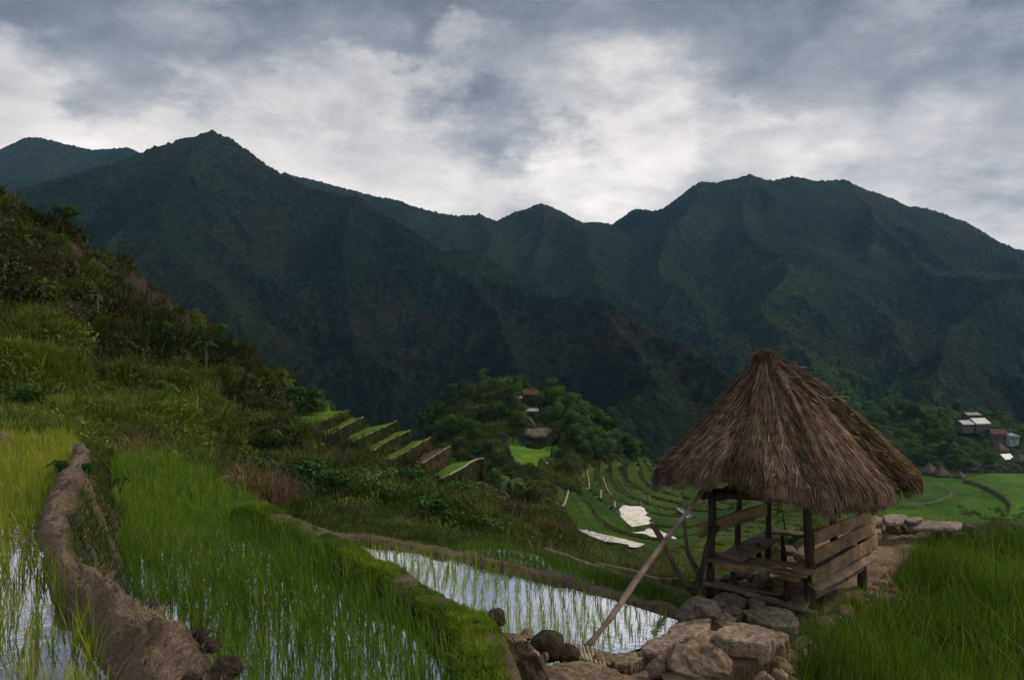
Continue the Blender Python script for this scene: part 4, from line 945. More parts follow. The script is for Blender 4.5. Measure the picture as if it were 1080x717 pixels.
# ================================================================ HOUSES
def house(name, label, px, py, d, w, dep, hw, hr, roof, wall, rz=0, kind='gable', over=.5, posts=False, cat='house', group=None):
    b = P(px, py, d); root = empty(name, b, label, cat, group)
    c, s = math.cos(rz), math.sin(rz)
    def rt(v): v = np.asarray(v, float); return np.stack([v[:, 0]*c-v[:, 1]*s, v[:, 0]*s+v[:, 1]*c, v[:, 2]], 1)+b
    if posts:
        for sx in (-1, 1):
            for sy in (-1, 1):
                V_, Q_ = boxv((sx*w*.42, sy*dep*.42, hw/2-1), (.25, .25, hw+2)); MB().add(rt(V_), Q_).build('post', M[wall], root)
        V_, Q_ = boxv((0, 0, hw*.5), (w*.8, dep*.8, .3)); MB().add(rt(V_), Q_).build('floor', M[wall], root)
    else:
        V_, Q_ = boxv((0, 0, hw/2-1.0), (w, dep, hw+2.0)); MB().add(rt(V_), Q_).build('wall', M[wall], root)
        for k in (-.28, .28):
            V_, Q_ = boxv((k*w, -dep/2-.02, hw*.55), (w*.13, .12, hw*.3)); MB().add(rt(V_), Q_).build('window', M['glassdark'], root)
        V_, Q_ = boxv((0, -dep/2-.02, hw*.38), (w*.13, .14, hw*.7)); MB().add(rt(V_), Q_).build('door', M['woodwall'], root)
    W = w/2+over; D_ = dep/2+over; t = .12
    if kind == 'gable':
        V_ = [(-W, -D_, hw), (W, -D_, hw), (W, 0, hw+hr), (-W, 0, hw+hr), (-W, D_, hw), (W, D_, hw)]
        V_ = V_+[(x, y, z+t) for x, y, z in V_]
        Q_ = [(0, 1, 2, 3), (3, 2, 5, 4), (6, 9, 8, 7), (9, 10, 11, 8), (0, 6, 7, 1), (4, 5, 11, 10), (0, 3, 9, 6), (3, 4, 10, 9), (1, 7, 8, 2), (2, 8, 11, 5)]
        MB().add(rt(V_), Q_).build('roof', M[roof], root)
        MB().add(rt([(-w/2, -dep/2, hw-.01), (-w/2, dep/2, hw-.01), (-w/2, 0, hw+hr*.85)]), None, [(0, 1, 2)]).build('gable', M[wall], root); MB().add(rt([(w/2, -dep/2, hw-.01), (w/2, dep/2, hw-.01), (w/2, 0, hw+hr*.85)]), None, [(0, 2, 1)]).build('gable', M[wall], root)
    elif kind == 'shed':
        V_, Q_ = boxv((0, 0, hw), (W*2, D_*2, t)); V_[:, 2] += (V_[:, 1]/D_)*hr*.5; MB().add(rt(V_), Q_).build('roof', M[roof], root)
    else:
        n = 4 if kind == 'pyramid' else 20; B = MB(); m = 9; off = math.pi/4
        a = np.arange(n)/n*2*math.pi+off; k = np.linspace(0, 1, m); R0 = W*(1.41 if n == 4 else 1.05)
        rr = R0*k; z = hw+hr*(1-k**.9)-.25*(k > .98)
        V_ = np.stack([rr[:, None]*np.cos(a), rr[:, None]*np.sin(a)*D_/W, z[:, None]*np.ones(n)], -1)
        V_ = V_+fbm(V_[..., 0]*2, V_[..., 1]*2+V_[..., 2], 3, 5)[..., None]*.25*k[:, None, None]
        Vl = V_.copy(); Vl[..., 2] -= .5*k[:, None]
        B.add(rt(V_.reshape(-1, 3)), gridq(m, n, True)).add(rt(Vl.reshape(-1, 3)), gridq(m, n, True)); B.build('roof', M[roof], root)
    return root
house('village_house', 'village house with two wide white tin roofs among the trees, its right half', 1031, 452, 405, 8.5, 7, 3.0, 2.6, 'tin', 'wall', .25)
house('village_house', 'smaller white tin roof joined on the left of the wide white roofs', 1017, 452, 403, 6.0, 6, 2.6, 1.8, 'tin', 'wall', .15)
house('village_house', 'low grey-roofed shed just above the white tin roofs', 1024, 441, 425, 7.5, 5, 2.0, 1.2, 'pinkroof', 'woodwall', .1)
house('village_house', 'village house with a rusty red tin roof', 1052, 466, 395, 7.0, 6, 4.4, 2.4, 'rust', 'wall', -.2)
house('village_house', 'village house with a faded pinkish sloping roof right of the red one', 1066, 466, 392, 5.2, 5, 3.8, 1.0, 'pinkroof', 'bluetin', .1, 'shed')
house('village_hut', 'tall grey thatched hut just below the red-roofed house', 1054, 482, 375, 5.6, 5.6, 3.6, 4.2, 'farthatch', 'woodwall', .3, 'pyramid')
house('village_house', 'bright white tin-roofed house below the tall thatched hut', 1060, 488, 362, 5.6, 4.5, 2.0, 2.2, 'tin', 'wall', .35)
house('village_hut', 'brown thatched hut at the right edge beside the bright white roof', 1076, 491, 358, 6.0, 6, 2.4, 3.6, 'farthatch', 'woodwall', .2, 'pyramid')
house('village_hut', 'leftmost of three thatched huts at the edge of the green valley field', 980.5, 501, 312, 3.9, 3.9, 1.8, 3.6, 'farthatch', 'woodwall', .4, 'pyramid')
house('village_hut', 'widest of three thatched huts at the edge of the green valley field', 993, 503.5, 309, 4.4, 4.4, 1.7, 3.2, 'farthatch', 'woodwall', .2, 'pyramid')
house('village_hut', 'smallest, rightmost of three thatched huts at the edge of the green valley field', 1012, 505.5, 306, 2.8, 2.8, 1.3, 2.4, 'farthatch', 'woodwall', .6, 'pyramid')
house('knoll_house', 'red-brown wooden house with a rusty roof on the top of the wooded knoll', 559, 421, 236, 4.2, 3.4, 1.5, 1.5, 'rust', 'woodwall', .15)
house('knoll_house', 'small tin-roofed shed left of the red-brown house on the knoll', 546.5, 422, 232, 2.1, 2, 1.0, .5, 'tin', 'woodwall', .1, 'shed', .2)
house('knoll_pavilion', 'open pavilion with a blue-grey tin roof at the head of the knoll path', 561, 440, 224, 3.2, 2.4, 2.2, .6, 'bluetin', 'woodwall', .05, 'shed', .3, True)
rock('bare grey rock outcrop above the bright green field on the knoll', 569, 460, 208.0, 4.4, 3.4, 3.6, 91, 'greystone', 16, .2, .14, 'rock_outcrop', 'rock', hmin=.5)
kp = np.array([P(558, 440, 221), P(561, 444, 219), P(565, 448, 217), P(566.5, 454, 215)])
ribbon('knoll_path', kp, .28, .15, M['palestone'], 'pale path running down from the knoll pavilion', 'path', 92, 'structure')
# ================================================================ PLANTS
def arcs(pos, h, w, lean, r, segs=3, az=None, curve=.5, tip=.12):
    """curved tapering blades: pos (n,3), h, w, lean (n,)"""
    n = len(pos); az = r.uniform(0, 2*math.pi, n) if az is None else az
    dx = np.cos(az); dy = np.sin(az); V = []
    fa = az+math.pi/2+r.normal(0, .5, n)
    for j in range(segs+1):
        f = j/segs; out = lean*h*(f*(1-curve)+curve*f*f); up = h*(f-.28*lean*f*f)
        p = pos+np.stack([dx*out, dy*out, up], -1); ww = w*(1-(1-tip)*f**1.5)*(.6+.4*min(1, f*4))
        sd = np.stack([np.cos(fa)*ww, np.sin(fa)*ww, 0*ww], -1); V.append(np.stack([p-sd, p+sd], 1))
    V = np.stack(V, 1); k = segs+1; base = np.arange(n)[:, None]*k*2; j = np.arange(segs)[None]*2
    Q = np.stack([base+j, base+j+1, base+j+3, base+j+2], -1).reshape(-1, 4)
    return V.reshape(-1, 3), Q, k*2
def rice(name, poly, z, sp, nb, h, w, lean, cols, label, seed, dens=None, xlim=None, patch=.0, segs=3):
    r = np.random.default_rng(seed); lo = poly[:, :2].min(0); hi = poly[:, :2].max(0)
    if xlim: lo[0] = max(lo[0], xlim[0]); hi[0] = min(hi[0], xlim[1])
    gx_ = np.arange(lo[0], hi[0], sp); gy_ = np.arange(lo[1], hi[1], sp); Xc, Yc = np.meshgrid(gx_, gy_); Xc = Xc.ravel()+r.normal(0, sp*.17, Xc.size); Yc = Yc.ravel()+r.normal(0, sp*.17, Yc.size)
    m = inpoly(poly, Xc, Yc) & (Yc > 2.6); pxx = CX+F*Xc/Yc; m &= (pxx > -70) & (pxx < 1150)
    if dens is not None: m &= r.uniform(size=m.size) < dens(Xc, Yc)
    Xc = Xc[m]; Yc = Yc[m]; n = len(Xc); cnt = np.full(n, nb); idx = np.repeat(np.arange(n), nb)
    vig = np.clip(1+.9*fbm(Xc*.9, Yc*.9, 3, seed), .5, 1.5)*r.uniform(.8, 1.2, n)
    pos = np.stack([Xc[idx]+r.normal(0, .014, len(idx)), Yc[idx]+r.normal(0, .014, len(idx)), np.full(len(idx), z-.02)], -1)
    hh = h*vig[idx]*r.uniform(.55, 1.1, len(idx)); ln = np.abs(r.normal(lean, lean*.55, len(idx)))
    V_, Q_, k = arcs(pos, hh, w*r.uniform(.7, 1.3, len(idx)), ln, r, segs)
    ca_, cb_ = np.array(cols[0]), np.array(cols[1]); f = np.clip(.5+1.1*fbm(Xc*.7+9, Yc*.7, 3, seed+5)[idx]+r.normal(0, .22, len(idx)), 0, 1)[:, None]
    c = ca_*(1-f)+cb_*f; dead = r.uniform(size=len(idx)) < .03; c[dead] = (.26, .2, .09)
    o = mk(name, V_, Q_, M['rice'], None, np.repeat(c, k, 0)); return tag(o, label, 'rice', kind='stuff')
YG = ((.19, .25, .022), (.34, .36, .035)); DG = ((.080, .165, .012), (.16, .26, .02)); MG = ((.18, .27, .02), (.29, .36, .035))
rice('rice_plants', P1, z1, .135, 11, .30, .0042, .32, YG, 'yellow-green young rice standing in the left paddy', 11, lambda x, y: np.where(y < 4.9, .60, .97))
rice('rice_plants', P2, z2, .116, 13, .33, .0042, .30, DG, 'dense dark green rice in the middle paddy', 12, lambda x, y: np.clip(.99-.22*(1-sstep(5.4, 7.8, y)), .5, 1))
rice('rice_plants', P2, z2, .25, 8, .30, .0042, .3, MG, 'light green rice along the rim of the middle paddy', 13, lambda x, y: np.where(y > 9.5, .9, .25))
rice('rice_plants', P3, z3, .128, 6, .23, .0038, .22, MG, 'thin rows of rice seedlings in the bright narrow paddy', 14)
rice('rice_plants', PR, zr, .098, 13, .58, .0047, .26, ((.050, .110, .008), (.13, .22, .016)), 'tall dense green rice in the right paddy', 15, lambda x, y: np.where(fbm(x*1.6, y*.8, 3, 90)+.12*(x-3)*.3 > .34, .25, .97), None, 0, 4)
rice('rice_plants', PR, zr, .31, 7, .70, .0055, .5, ((.10, .17, .015), (.24, .29, .03)), 'taller paler blades leaning out of the right paddy', 25, None, None, 0, 4)
rice('rice_plants', P4, -3.42, .085, 10, .22, .005, .3, DG, 'green rice of the lower strip paddy', 16)
rice('rice_plants', P5, -3.57, .08, 9, .18, .005, .3, DG, 'green rice of the lowest strip paddy', 17)
# short grass on bunds
def bundgrass(name, path, sd, a0, a1, n, h, w, cols, label, seed, zoff=lambda a: 0*a, ang=.5):
    r = np.random.default_rng(seed); i = r.integers(0, len(path), n); a = r.uniform(a0, a1, n)
    i2 = np.minimum(i+1, len(path)-1); fr_ = r.uniform(0, 1, n)[:, None]; a0_ = a+.05*fbm(path[i][:, 0]*3, path[i][:, 1]*3, 3, seed+50); pos = path[i]*(1-fr_)+path[i2]*fr_+sd[i]*a0_[:, None]; pos[:, 2] += zoff(a)-.01+.03*fbm(pos[:, 0]*4, pos[:, 1]*4, 3, seed+9)
    V_, Q_, k = arcs(pos, h*r.uniform(.4, 1.3, n)*np.clip(1+1.6*fbm(pos[:, 0]*2.2, pos[:, 1]*2.2, 3, seed+20), .35, 2.2), w*r.uniform(.6, 1.5, n), np.abs(r.normal(ang, .35, n)), r, 2)
    f = np.clip(.5+1.3*fbm(pos[:, 0]*1.3, pos[:, 1]*1.3, 3, seed)+r.normal(0, .2, n), 0, 1)[:, None]; c = np.array(cols[0])*(1-f)+np.array(cols[1])*f
    return tag(mk(name, V_, Q_, M['rice'], None, np.repeat(c, k, 0)), label, 'grass', kind='stuff')
bundgrass('grass', pG, sG, -.29, .30, 60000, .06, .005, ((.070, .14, .010), (.20, .28, .022)), 'short bright grass covering the bund in the middle', 21,
          lambda a: np.interp(a, [-.29, -.22, -.13, .10, .17, .21, .24, .30], [-.36, -.11, 0, .01, -.05, -.3, -.6, -.95]))
bundgrass('grass', pB, sB, -.5, -.14, 9000, .10, .007, ((.05, .10, .015), (.11, .16, .03)), 'grass along the far side of the brown bund', 22, lambda a: np.interp(a, [-.5, -.2, -.1], [-.4, -.1, 0]))
bundgrass('grass', pB, sB, .12, .36, 3500, .10, .006, ((.05, .10, .015), (.14, .15, .04)), 'tufts along the near side of the brown bund', 23, lambda a: np.interp(a, [.1, .26, .36], [0, -.2, -.5]))
bundgrass('straw', pA, sA, -.16, .0, 5000, .035, .0014, ((.18, .125, .08), (.48, .37, .26)), 'bits of dry straw and root matted into the pale bund', 26, lambda a: .0*a, 1.7)
bundgrass('straw', pB, sB, -.2, .24, 9000, .06, .003, ((.12, .09, .05), (.36, .28, .18)), 'dry stubble on the brown bund', 27, lambda a: np.interp(a, [-.2, .1, .24], [-.05, 0, -.12]), 1.2)
iA = pA[:, 1] > 3.9
bundgrass('grass', pA[iA], sA[iA], .0, .40, 11000, .09, .007, ((.03, .07, .012), (.09, .12, .03)), 'weeds on the earth wall under the pale bund', 24, lambda a: np.interp(a, [0, .09, .22, .40], [-.03, -.3, -.62, -1.05]), .7)
# grass over near earth, hillside clumps, terrace growth
def leafclump(n, seed, kind):
    r = np.random.default_rng(seed)
    if kind == 'grass':
        a = r.uniform(0, 2*math.pi, n); q = np.sqrt(r.uniform(0, 1, n))*.45
        pos = np.stack([np.cos(a)*q, np.sin(a)*q, 0*q], -1)
        V_, Q_, k = arcs(pos, r.uniform(.5, 1.15, n), r.uniform(.018, .035, n), np.abs(r.normal(.75, .35, n)), r, 3, a+r.normal(0, .6, n)); t = np.repeat(r.uniform(.6, 1.4, n), k)
        return V_, Q_, t
    # leafy dome
    d = r.normal(size=(n, 3)); d /= np.linalg.norm(d, axis=1)[:, None]; d[:, 2] = np.abs(d[:, 2])*.95-.05
    rad = 1-.45*r.uniform(size=n)**2; lob = .75+.5*np.abs(vn(d[:, 0]*2.5+seed, d[:, 1]*2.5+d[:, 2]*2, seed))*2*.6
    c = d*(rad*lob)[:, None]*np.array((.8, .8, .85))
    s = r.uniform(.055, .12, n) if kind == 'leaf' else r.uniform(.09, .19, n)
    u = r.normal(size=(n, 3)); nrm = d+r.normal(0, .6, (n, 3)); u -= nrm*(u*nrm).sum(1)[:, None]/(nrm*nrm).sum(1)[:, None]; u /= np.linalg.norm(u, axis=1)[:, None]
    v = np.cross(nrm, u); v /= np.linalg.norm(v, axis=1)[:, None]
    V_ = np.stack([c-u*s[:, None], c+v*s[:, None]*.45, c+u*s[:, None]-np.array((0, 0, .3))*s[:, None], c-v*s[:, None]*.45], 1)
    Q_ = np.arange(n*4).reshape(-1, 4); return V_.reshape(-1, 3), Q_, np.repeat(r.uniform(.55, 1.5, n), 4)
def scatter(name, pos, size, colr, temps, label, mat='leaf', seed=1, squash=1.0, cat='undergrowth', parent=None, vary=.3):
    r = np.random.default_rng(seed); which = r.integers(0, len(temps), len(pos)); VV = []; QQ = []; CC = []; off = 0
    for t, (V_, Q_, sh) in enumerate(temps):
        m = which == t
        if not m.any(): continue
        p = pos[m]; s = size[m]; c = colr[m]; n = len(p); a = r.uniform(0, 2*math.pi, n); ca_, sa_ = np.cos(a)[:, None], np.sin(a)[:, None]
        x = V_[None, :, 0]*ca_-V_[None, :, 1]*sa_; y = V_[None, :, 0]*sa_+V_[None, :, 1]*ca_; z = np.broadcast_to(V_[None, :, 2]*squash, x.shape)
        W = np.stack([x, y, z], -1)*s[:, None, None]*np.array((1, 1, 1))+p[:, None]
        W[..., 2] *= 1
        VV.append(W.reshape(-1, 3)); k = len(V_); QQ.append((Q_[None]+(np.arange(n)*k)[:, None, None]).reshape(-1, 4)+off); off += n*k
        CC.append((c[:, None]*sh[None, :, None]).reshape(-1, 3))
    o = mk(name, np.concatenate(VV), np.concatenate(QQ), M[mat], parent, np.concatenate(CC)); return tag(o, label, cat, kind='stuff')
TG = [leafclump(46, s, 'grass') for s in (1, 2, 3, 4)]
TL = [leafclump(170, s, 'leaf') for s in (5, 6, 7, 8)]
TW = [leafclump(150, s, 'wide') for s in (9, 10, 11)]
excl = [P1, P2, P3, PR, P4, P5]
def sample(n, pxr, dr, seed, mask=None):
    """ground points, spread evenly over the area they cover as seen from around the viewpoint"""
    r = np.random.default_rng(seed); i0, i1 = np.searchsorted(pxs, pxr); j0, j1 = np.searchsorted(ds, dr)
    pyg = CY-Zg/D*F; wgt = np.clip(-(np.diff(pyg, axis=1)), .06, 3.0)[i0:i1, j0:j1-1]*np.gradient(pxs)[i0:i1, None]
    if mask is not None: wgt = wgt*mask[i0:i1, j0:j1-1]
    w = wgt.ravel()/wgt.sum(); k = r.choice(len(w), n, p=w); a = k//(wgt.shape[1]); b = k % wgt.shape[1]
    px = pxs[i0+a]+r.uniform(-.6, .6, n)*np.gradient(pxs)[i0+a]; d = ds[j0+b]*np.exp(r.uniform(-.002, .002, n)); x = (px-CX)/F*d
    return np.stack([x, d, gz(x, d)], -1)
bad = lowf | treadm | kfm | dm | pm | terr | (bank & (fbm(X*.8, Y*.8, 3, 77) < .12))
ter_front = np.zeros_like(bad)
for (wv, lo_) in zip(rimlines, RIMS):
    pass
def hillcol(p, r):
    n = len(p); a = fbm(p[:, 0]*.07, p[:, 1]*.07, 3, 501); b = fbm(p[:, 0]*.4, p[:, 1]*.4, 3, 505)
    f = np.clip(.5+1.3*a+1.0*b+r.normal(0, .16, n), 0, 1)[:, None]
    c = np.array((.038, .064, .012))*(1-f)+np.array((.13, .165, .024))*f
    ye = (r.uniform(size=n) < .10)[:, None]; c = np.where(ye, np.array((.20, .21, .035)), c)
    br = (np.clip(fbm(p[:, 0]*.16+7, p[:, 1]*.16, 3, 509), 0, 1) > .24)[:, None] & (r.uniform(size=(n, 1)) < .45)
    return np.where(br, np.array((.115, .075, .040)), c)
r_ = np.random.default_rng(5)
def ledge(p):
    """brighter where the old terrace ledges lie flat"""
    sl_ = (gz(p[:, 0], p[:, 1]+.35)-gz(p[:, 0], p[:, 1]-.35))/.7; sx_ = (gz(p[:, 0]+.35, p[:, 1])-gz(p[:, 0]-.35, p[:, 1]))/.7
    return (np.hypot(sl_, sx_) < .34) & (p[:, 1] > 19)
p = sample(2300, (-60, 720), (13.2, 40), 31, ~bad & (PX < 720)); sz = .015*p[:, 1]*r_.uniform(.6, 1.5, len(p))+.08
scatter('undergrowth', p, sz, hillcol(p, r_)*(1.25-.4*sstep(18, 34, p[:, 1]))[:, None], TG, 'tall grasses and weeds covering the near hillside', seed=3)
p = sample(5200, (-60, 700), (14.5, 62), 32, ~bad & (PX < 700)); sz = .022*p[:, 1]*r_.uniform(.35, 1.5, len(p))**1.3+.12; p[:, 2] -= sz*.30
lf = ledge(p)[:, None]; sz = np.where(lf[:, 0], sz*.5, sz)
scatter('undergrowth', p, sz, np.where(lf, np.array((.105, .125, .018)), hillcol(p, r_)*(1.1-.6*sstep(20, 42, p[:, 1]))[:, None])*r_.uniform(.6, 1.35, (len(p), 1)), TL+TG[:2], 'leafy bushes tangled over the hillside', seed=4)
p = sample(5200, (-60, 540), (40, 108), 33, ~bad & (PX < 540) & (Zg > -20)); sz = .0105*p[:, 1]*r_.uniform(.5, 1.7, len(p)); p[:, 2] -= sz*.3
m_ = (CX+F*p[:, 0]/p[:, 1] > 335) & (p[:, 1] > 46); sz[m_] *= .45
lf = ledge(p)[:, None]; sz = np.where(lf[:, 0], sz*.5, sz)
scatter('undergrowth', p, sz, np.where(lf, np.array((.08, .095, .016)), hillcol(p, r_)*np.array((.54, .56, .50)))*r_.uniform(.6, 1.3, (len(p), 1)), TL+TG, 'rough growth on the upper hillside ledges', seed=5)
# verge by the paddies
p = sample(2500, (100, 760), (7, 14.5), 34, ~bad & (D > 7.0) & (((PX > 100) & (D > 13.9)) | (PX > 300)) & (PX < 745) & (D < 14.8) & (D > 11.9)); 
scatter('grass', p, r_.uniform(.10, .24, len(p)), hillcol(p, r_)*1.25, TG, 'grass on the verge beyond the paddies', seed=6, cat='grass')
p = sample(420, (60, 480), (9.5, 17), 35, ~bad & (D > 9)); br = np.tile(np.array((.20, .125, .085)), (len(p), 1))*r_.uniform(.6, 1.3, (len(p), 1))
m_ = np.zeros(len(p), bool)
qx = CX+F*p[:, 0]/p[:, 1]
m_ = ((qx > 128) & (qx < 165) & (rng.uniform(size=len(qx)) < .4)) | ((qx > 250) & (qx < 306)); p = p[m_ & (p[:, 1] > 12.4)]; br = br[:len(p)]
if len(p): scatter('dry_grass', p, r_.uniform(.25, .55, len(p)), br, TG, 'withered reddish-brown reeds above the middle paddy', seed=7, cat='dry grass')
# fringe on top of the wall right, by the far slabs and near rice edge
_hc = hillcol
p = np.array([P(x, 566, 13.95)+np.array((r_.normal()*.1, r_.normal()*.25, .0)) for x in r_.uniform(1010, 1150, 70)]); p[:, 2] = -3.2
scatter('grass', p, r_.uniform(.05, .12, len(p)), np.tile((.07, .12, .02), (len(p), 1)), TG, 'weeds along the bund behind the tall rice', seed=8, cat='grass')
p = sample(3000, (560, 900), (13, 98), 36, ~bad); sz = np.minimum(.011*p[:, 1], .5)*r_.uniform(.5, 1.5, len(p))+.06
scatter('undergrowth', p, sz, hillcol(p, r_)*1.3, TG+TL[:2], 'grass and scrub on the slope below the strip paddies', seed=9)
p = np.concatenate(WALLP); scatter('grass', p, r_.uniform(.16, .46, len(p)), hillcol(p, r_)*.9, TL[:2]+TG[:2], 'weeds hanging on the hillside terrace walls', seed=19, cat='grass')
# valley: growth on risers, scrub
p = sample(7000, (590, 880), (90, 300), 37, ~wm & ((ris > .5) | (rim > .4) | ((vreg < .5) & (D < 180)))); sz = .0036*p[:, 1]*r_.uniform(.5, 1.3, len(p))
scatter('undergrowth', p, sz, hillcol(p, r_)*.95, TL[:2]+TG[:2], 'weeds growing on the valley terrace walls', seed=10)
p = sample(2600, (440, 700), (112, 215), 38, (~kmar) & (vreg < .4) & ~((PX > 556) & (PX < 600) & (D > 160) & (D < 206)) & ~((PX > 530) & (PX < 600) & (D > 140) & (D < 166)) & ~wm); sz = .0085*p[:, 1]*r_.uniform(.5, 1.5, len(p))
scatter('undergrowth', p, sz, hillcol(p, r_)*.8, TL, 'dense scrub on the slopes around the knoll field', seed=12)

p = sample(1500, (526, 612), (140, 214), 39, ~kmar & ~wm); p = p[~((p[:, 1] > 200) & (np.abs(CX+F*p[:, 0]/p[:, 1]-570) < 16))]
scatter('undergrowth', p, r_.uniform(.5, 1.1, len(p)), hillcol(p, r_)*.95, TL[:3], 'low scrub on the banks around the bright green knoll field', seed=13)
p = sample(2600, (868, 1110), (314, 520), 61, (~vf) & (D > 316)); scatter('undergrowth', p, r_.uniform(.7, 1.9, len(p)), hillcol(p, r_)*.7, TL, 'brush between the trees and houses of the village slope', seed=14)
p = sample(2600, (438, 712), (172, 300), 62, ~kmar & (vreg < .3)); p = p[~((p[:, 1] > 205) & (p[:, 1] < 236) & (np.abs(CX+F*p[:, 0]/p[:, 1]-564) < 9))]; scatter('undergrowth', p, r_.uniform(.7, 1.8, len(p)), hillcol(p, r_)*.75, TL, 'brush under the trees of the knoll', seed=15)
# ================================================================ TREES
def tree_meshes(seed, h=8.0, w=3.4, style='round'):
    r = np.random.default_rng(seed); B = MB(); nl = r.integers(7, 11)
    lobes = []
    for k in range(nl):
        a = r.uniform(0, 2*math.pi); q = r.uniform(.15, .72)*w*(1 if style == 'round' else .6); z = r.uniform(.38, .9)*h
        lobes.append((math.cos(a)*q, math.sin(a)*q, z, r.uniform(.32, .52)*w*(1-.35*abs(z/h-.62))))
    lobes.append((0, 0, h*.82, w*.45))
    n = 1500; k = r.integers(0, len(lobes), n); L = np.array(lobes)[k]
    d = r.normal(size=(n, 3)); d /= np.linalg.norm(d, axis=1)[:, None]; rad = r.uniform(.55, 1.08, n)
    c = L[:, :3]+d*(L[:, 3]*rad)[:, None]*np.array((1, 1, .8)); s = r.uniform(.10, .26, n)*w/3.4*1.25
    u = r.normal(size=(n, 3)); nrm = d+r.normal(0, .5, (n, 3)); u -= nrm*(u*nrm).sum(1)[:, None]/(nrm*nrm).sum(1)[:, None]; u /= np.linalg.norm(u, axis=1)[:, None]; v = np.cross(nrm, u); v /= np.linalg.norm(v, axis=1)[:, None]
    V_ = np.stack([c-u*s[:, None], c+v*s[:, None]*.7, c+u*s[:, None], c-v*s[:, None]*.7], 1).reshape(-1, 3)
    lobc = r.uniform(.7, 1.35, len(lobes))[k]; base = np.array([(.045, .11, .018), (.065, .13, .022), (.036, .08, .02), (.085, .14, .025), (.06, .13, .015), (.04, .095, .022), (.09, .14, .035), (.075, .105, .035)][seed % 8])
    cc = base*(lobc*r.uniform(.6, 1.4, n))[:, None]
    crown = mk('crown', V_, np.arange(n*4).reshape(-1, 4), M['forest_leaf'], None, np.repeat(cc*1.08, 4, 0))
    T = MB(); V1, Q1, T1 = tube([(0, 0, -1.5), (.1, 0, h*.3), (-.1, .1, h*.6), (0, 0, h*.85)], [w*.07, w*.055, w*.04, w*.015], 8, .05, seed); T.add(V1, Q1, T1)
    for l in lobes[:6]:
        V1, Q1, T1 = tube([(0, 0, h*.35), (l[0]*.5, l[1]*.5, h*.35+(l[2]-h*.35)*.6), (l[0], l[1], l[2])], [w*.035, w*.022, w*.01], 6, .03, seed); T.add(V1, Q1, T1)
    trunk = T.build('trunk', M['bark'], None, True)
    return crown, trunk
protos = [tree_meshes(200+i, 8.0, (3.4, 3.9, 3.0, 2.6, 3.6, 4.2, 3.2, 2.4)[i]) for i in range(8)]
used = set()
def tree(name, x, y, z, s, k, label, group=None, cat='tree', sx=1.0):
    root = empty(name, (x, y, z), label, cat, group, rng.uniform(0, 6.28)); root.scale = (s*sx, s*sx, s)
    for o in protos[k]:
        if (k, o.name) in used or (k in used and False): c = o.copy()
        else: used.add((k, o.name)); c = o
        if c.name not in COL.objects: COL.objects.link(c)
        c.parent = root
    return root
# make every placed tree from copies; the prototypes themselves become the first of each kind
def treeAt(name, px, py, d, s, k, label, group=None, cat='tree', sx=1.0):
    """py is where the crown top shows"""
    x = (px-CX)/F*d; z = float(gz(x, d))-(8*s*.28 if d < 130 else 0); return tree(name, x, d, z, s, k, label, group, cat, sx)
kn = np.where(True)
p = sample(112, (438, 705), (172, 300), 41, ~kmar & (vreg < .3) & (D > 172)); keep = []
clear = [P(558, 425, 232), P(562, 442, 222), P(568, 462, 212), P(546, 422, 232)]
def blocked(q):
    px = CX+F*q[0]/q[1]
    return (528 < px < 600 and q[1] < 213) or (552 < px < 570 and q[1] < 225)
n_k = 0
for q in p:
    if blocked(q): continue
    px_ = CX+F*q[0]/q[1]; s = rng.uniform(.55, .95)*(1.0 if q[1] > 200 else .75)
    tree('broadleaf_tree', q[0], q[1], q[2]-.6, s, int(rng.integers(0, 8)), 'dark green broadleaf tree in the crowded woods of the knoll in mid valley', 'trees on the wooded knoll'); n_k += 1
for (px, d, s, k, lb) in ((532, 237, 1.0, 6, 'pale olive round-crowned tree on the left shoulder of the knoll'), (548, 243, .9, 1, 'tree with a rounded crown behind the red-brown knoll house'), (577, 238, 1.05, 0, 'tallest bushy tree right of the knoll house'),
                          (588, 230, .9, 4, 'bright green tree on the right slope of the knoll just below the top'), (510, 232, 1.0, 7, 'feathery pale tree on the left slope of the knoll'), (612, 224, 1.1, 4, 'big bright green tree on the right flank of the knoll'), (497, 238, .9, 3, 'light green tree low on the left flank of the knoll')):
    treeAt('broadleaf_tree', px, 0, d, s, k, lb)
p = sample(36, (600, 712), (190, 262), 47, ~kfm & (vreg < .5) & (D > 190) & (Zg > -44))
for q in p: tree('broadleaf_tree', q[0], q[1], q[2]-.6, rng.uniform(.55, .9), int(rng.integers(0, 8)), 'dark green broadleaf tree in the crowded woods of the knoll in mid valley', 'trees on the wooded knoll')
# woods around the village
p = sample(150, (868, 1100), (316, 500), 43, (~vf) & (D > 316)); 
hs_ = [(1031, 405), (1017, 403), (1024, 425), (1052, 395), (1066, 392), (1054, 375), (1060, 362), (1076, 358), (980, 312), (993, 309), (1012, 306)]
for q in p:
    px_ = CX+F*q[0]/q[1]
    if any(abs(px_-a) < 9 and q[1] < b+5 and q[1] > b-45 for a, b in hs_) or q[1] < 322: continue
    tree('broadleaf_tree', q[0], q[1], q[2]-.8, rng.uniform(.75, 1.3), int(rng.integers(0, 8)), 'dark tree in the woods around the village on the right', 'trees around the village')
for (px, d, s, k, lb) in ((995, 372, 1.25, 4, 'mid green tree standing out below the wide white roofs'), (1040, 372, .9, 3, 'slender light tree between the white roofs and the bright white-roofed house'), (918, 335, 1.1, 2, 'dark tree at the left end of the village woods beside the thatch')):
    treeAt('broadleaf_tree', px, 0, d, s, k, lb)
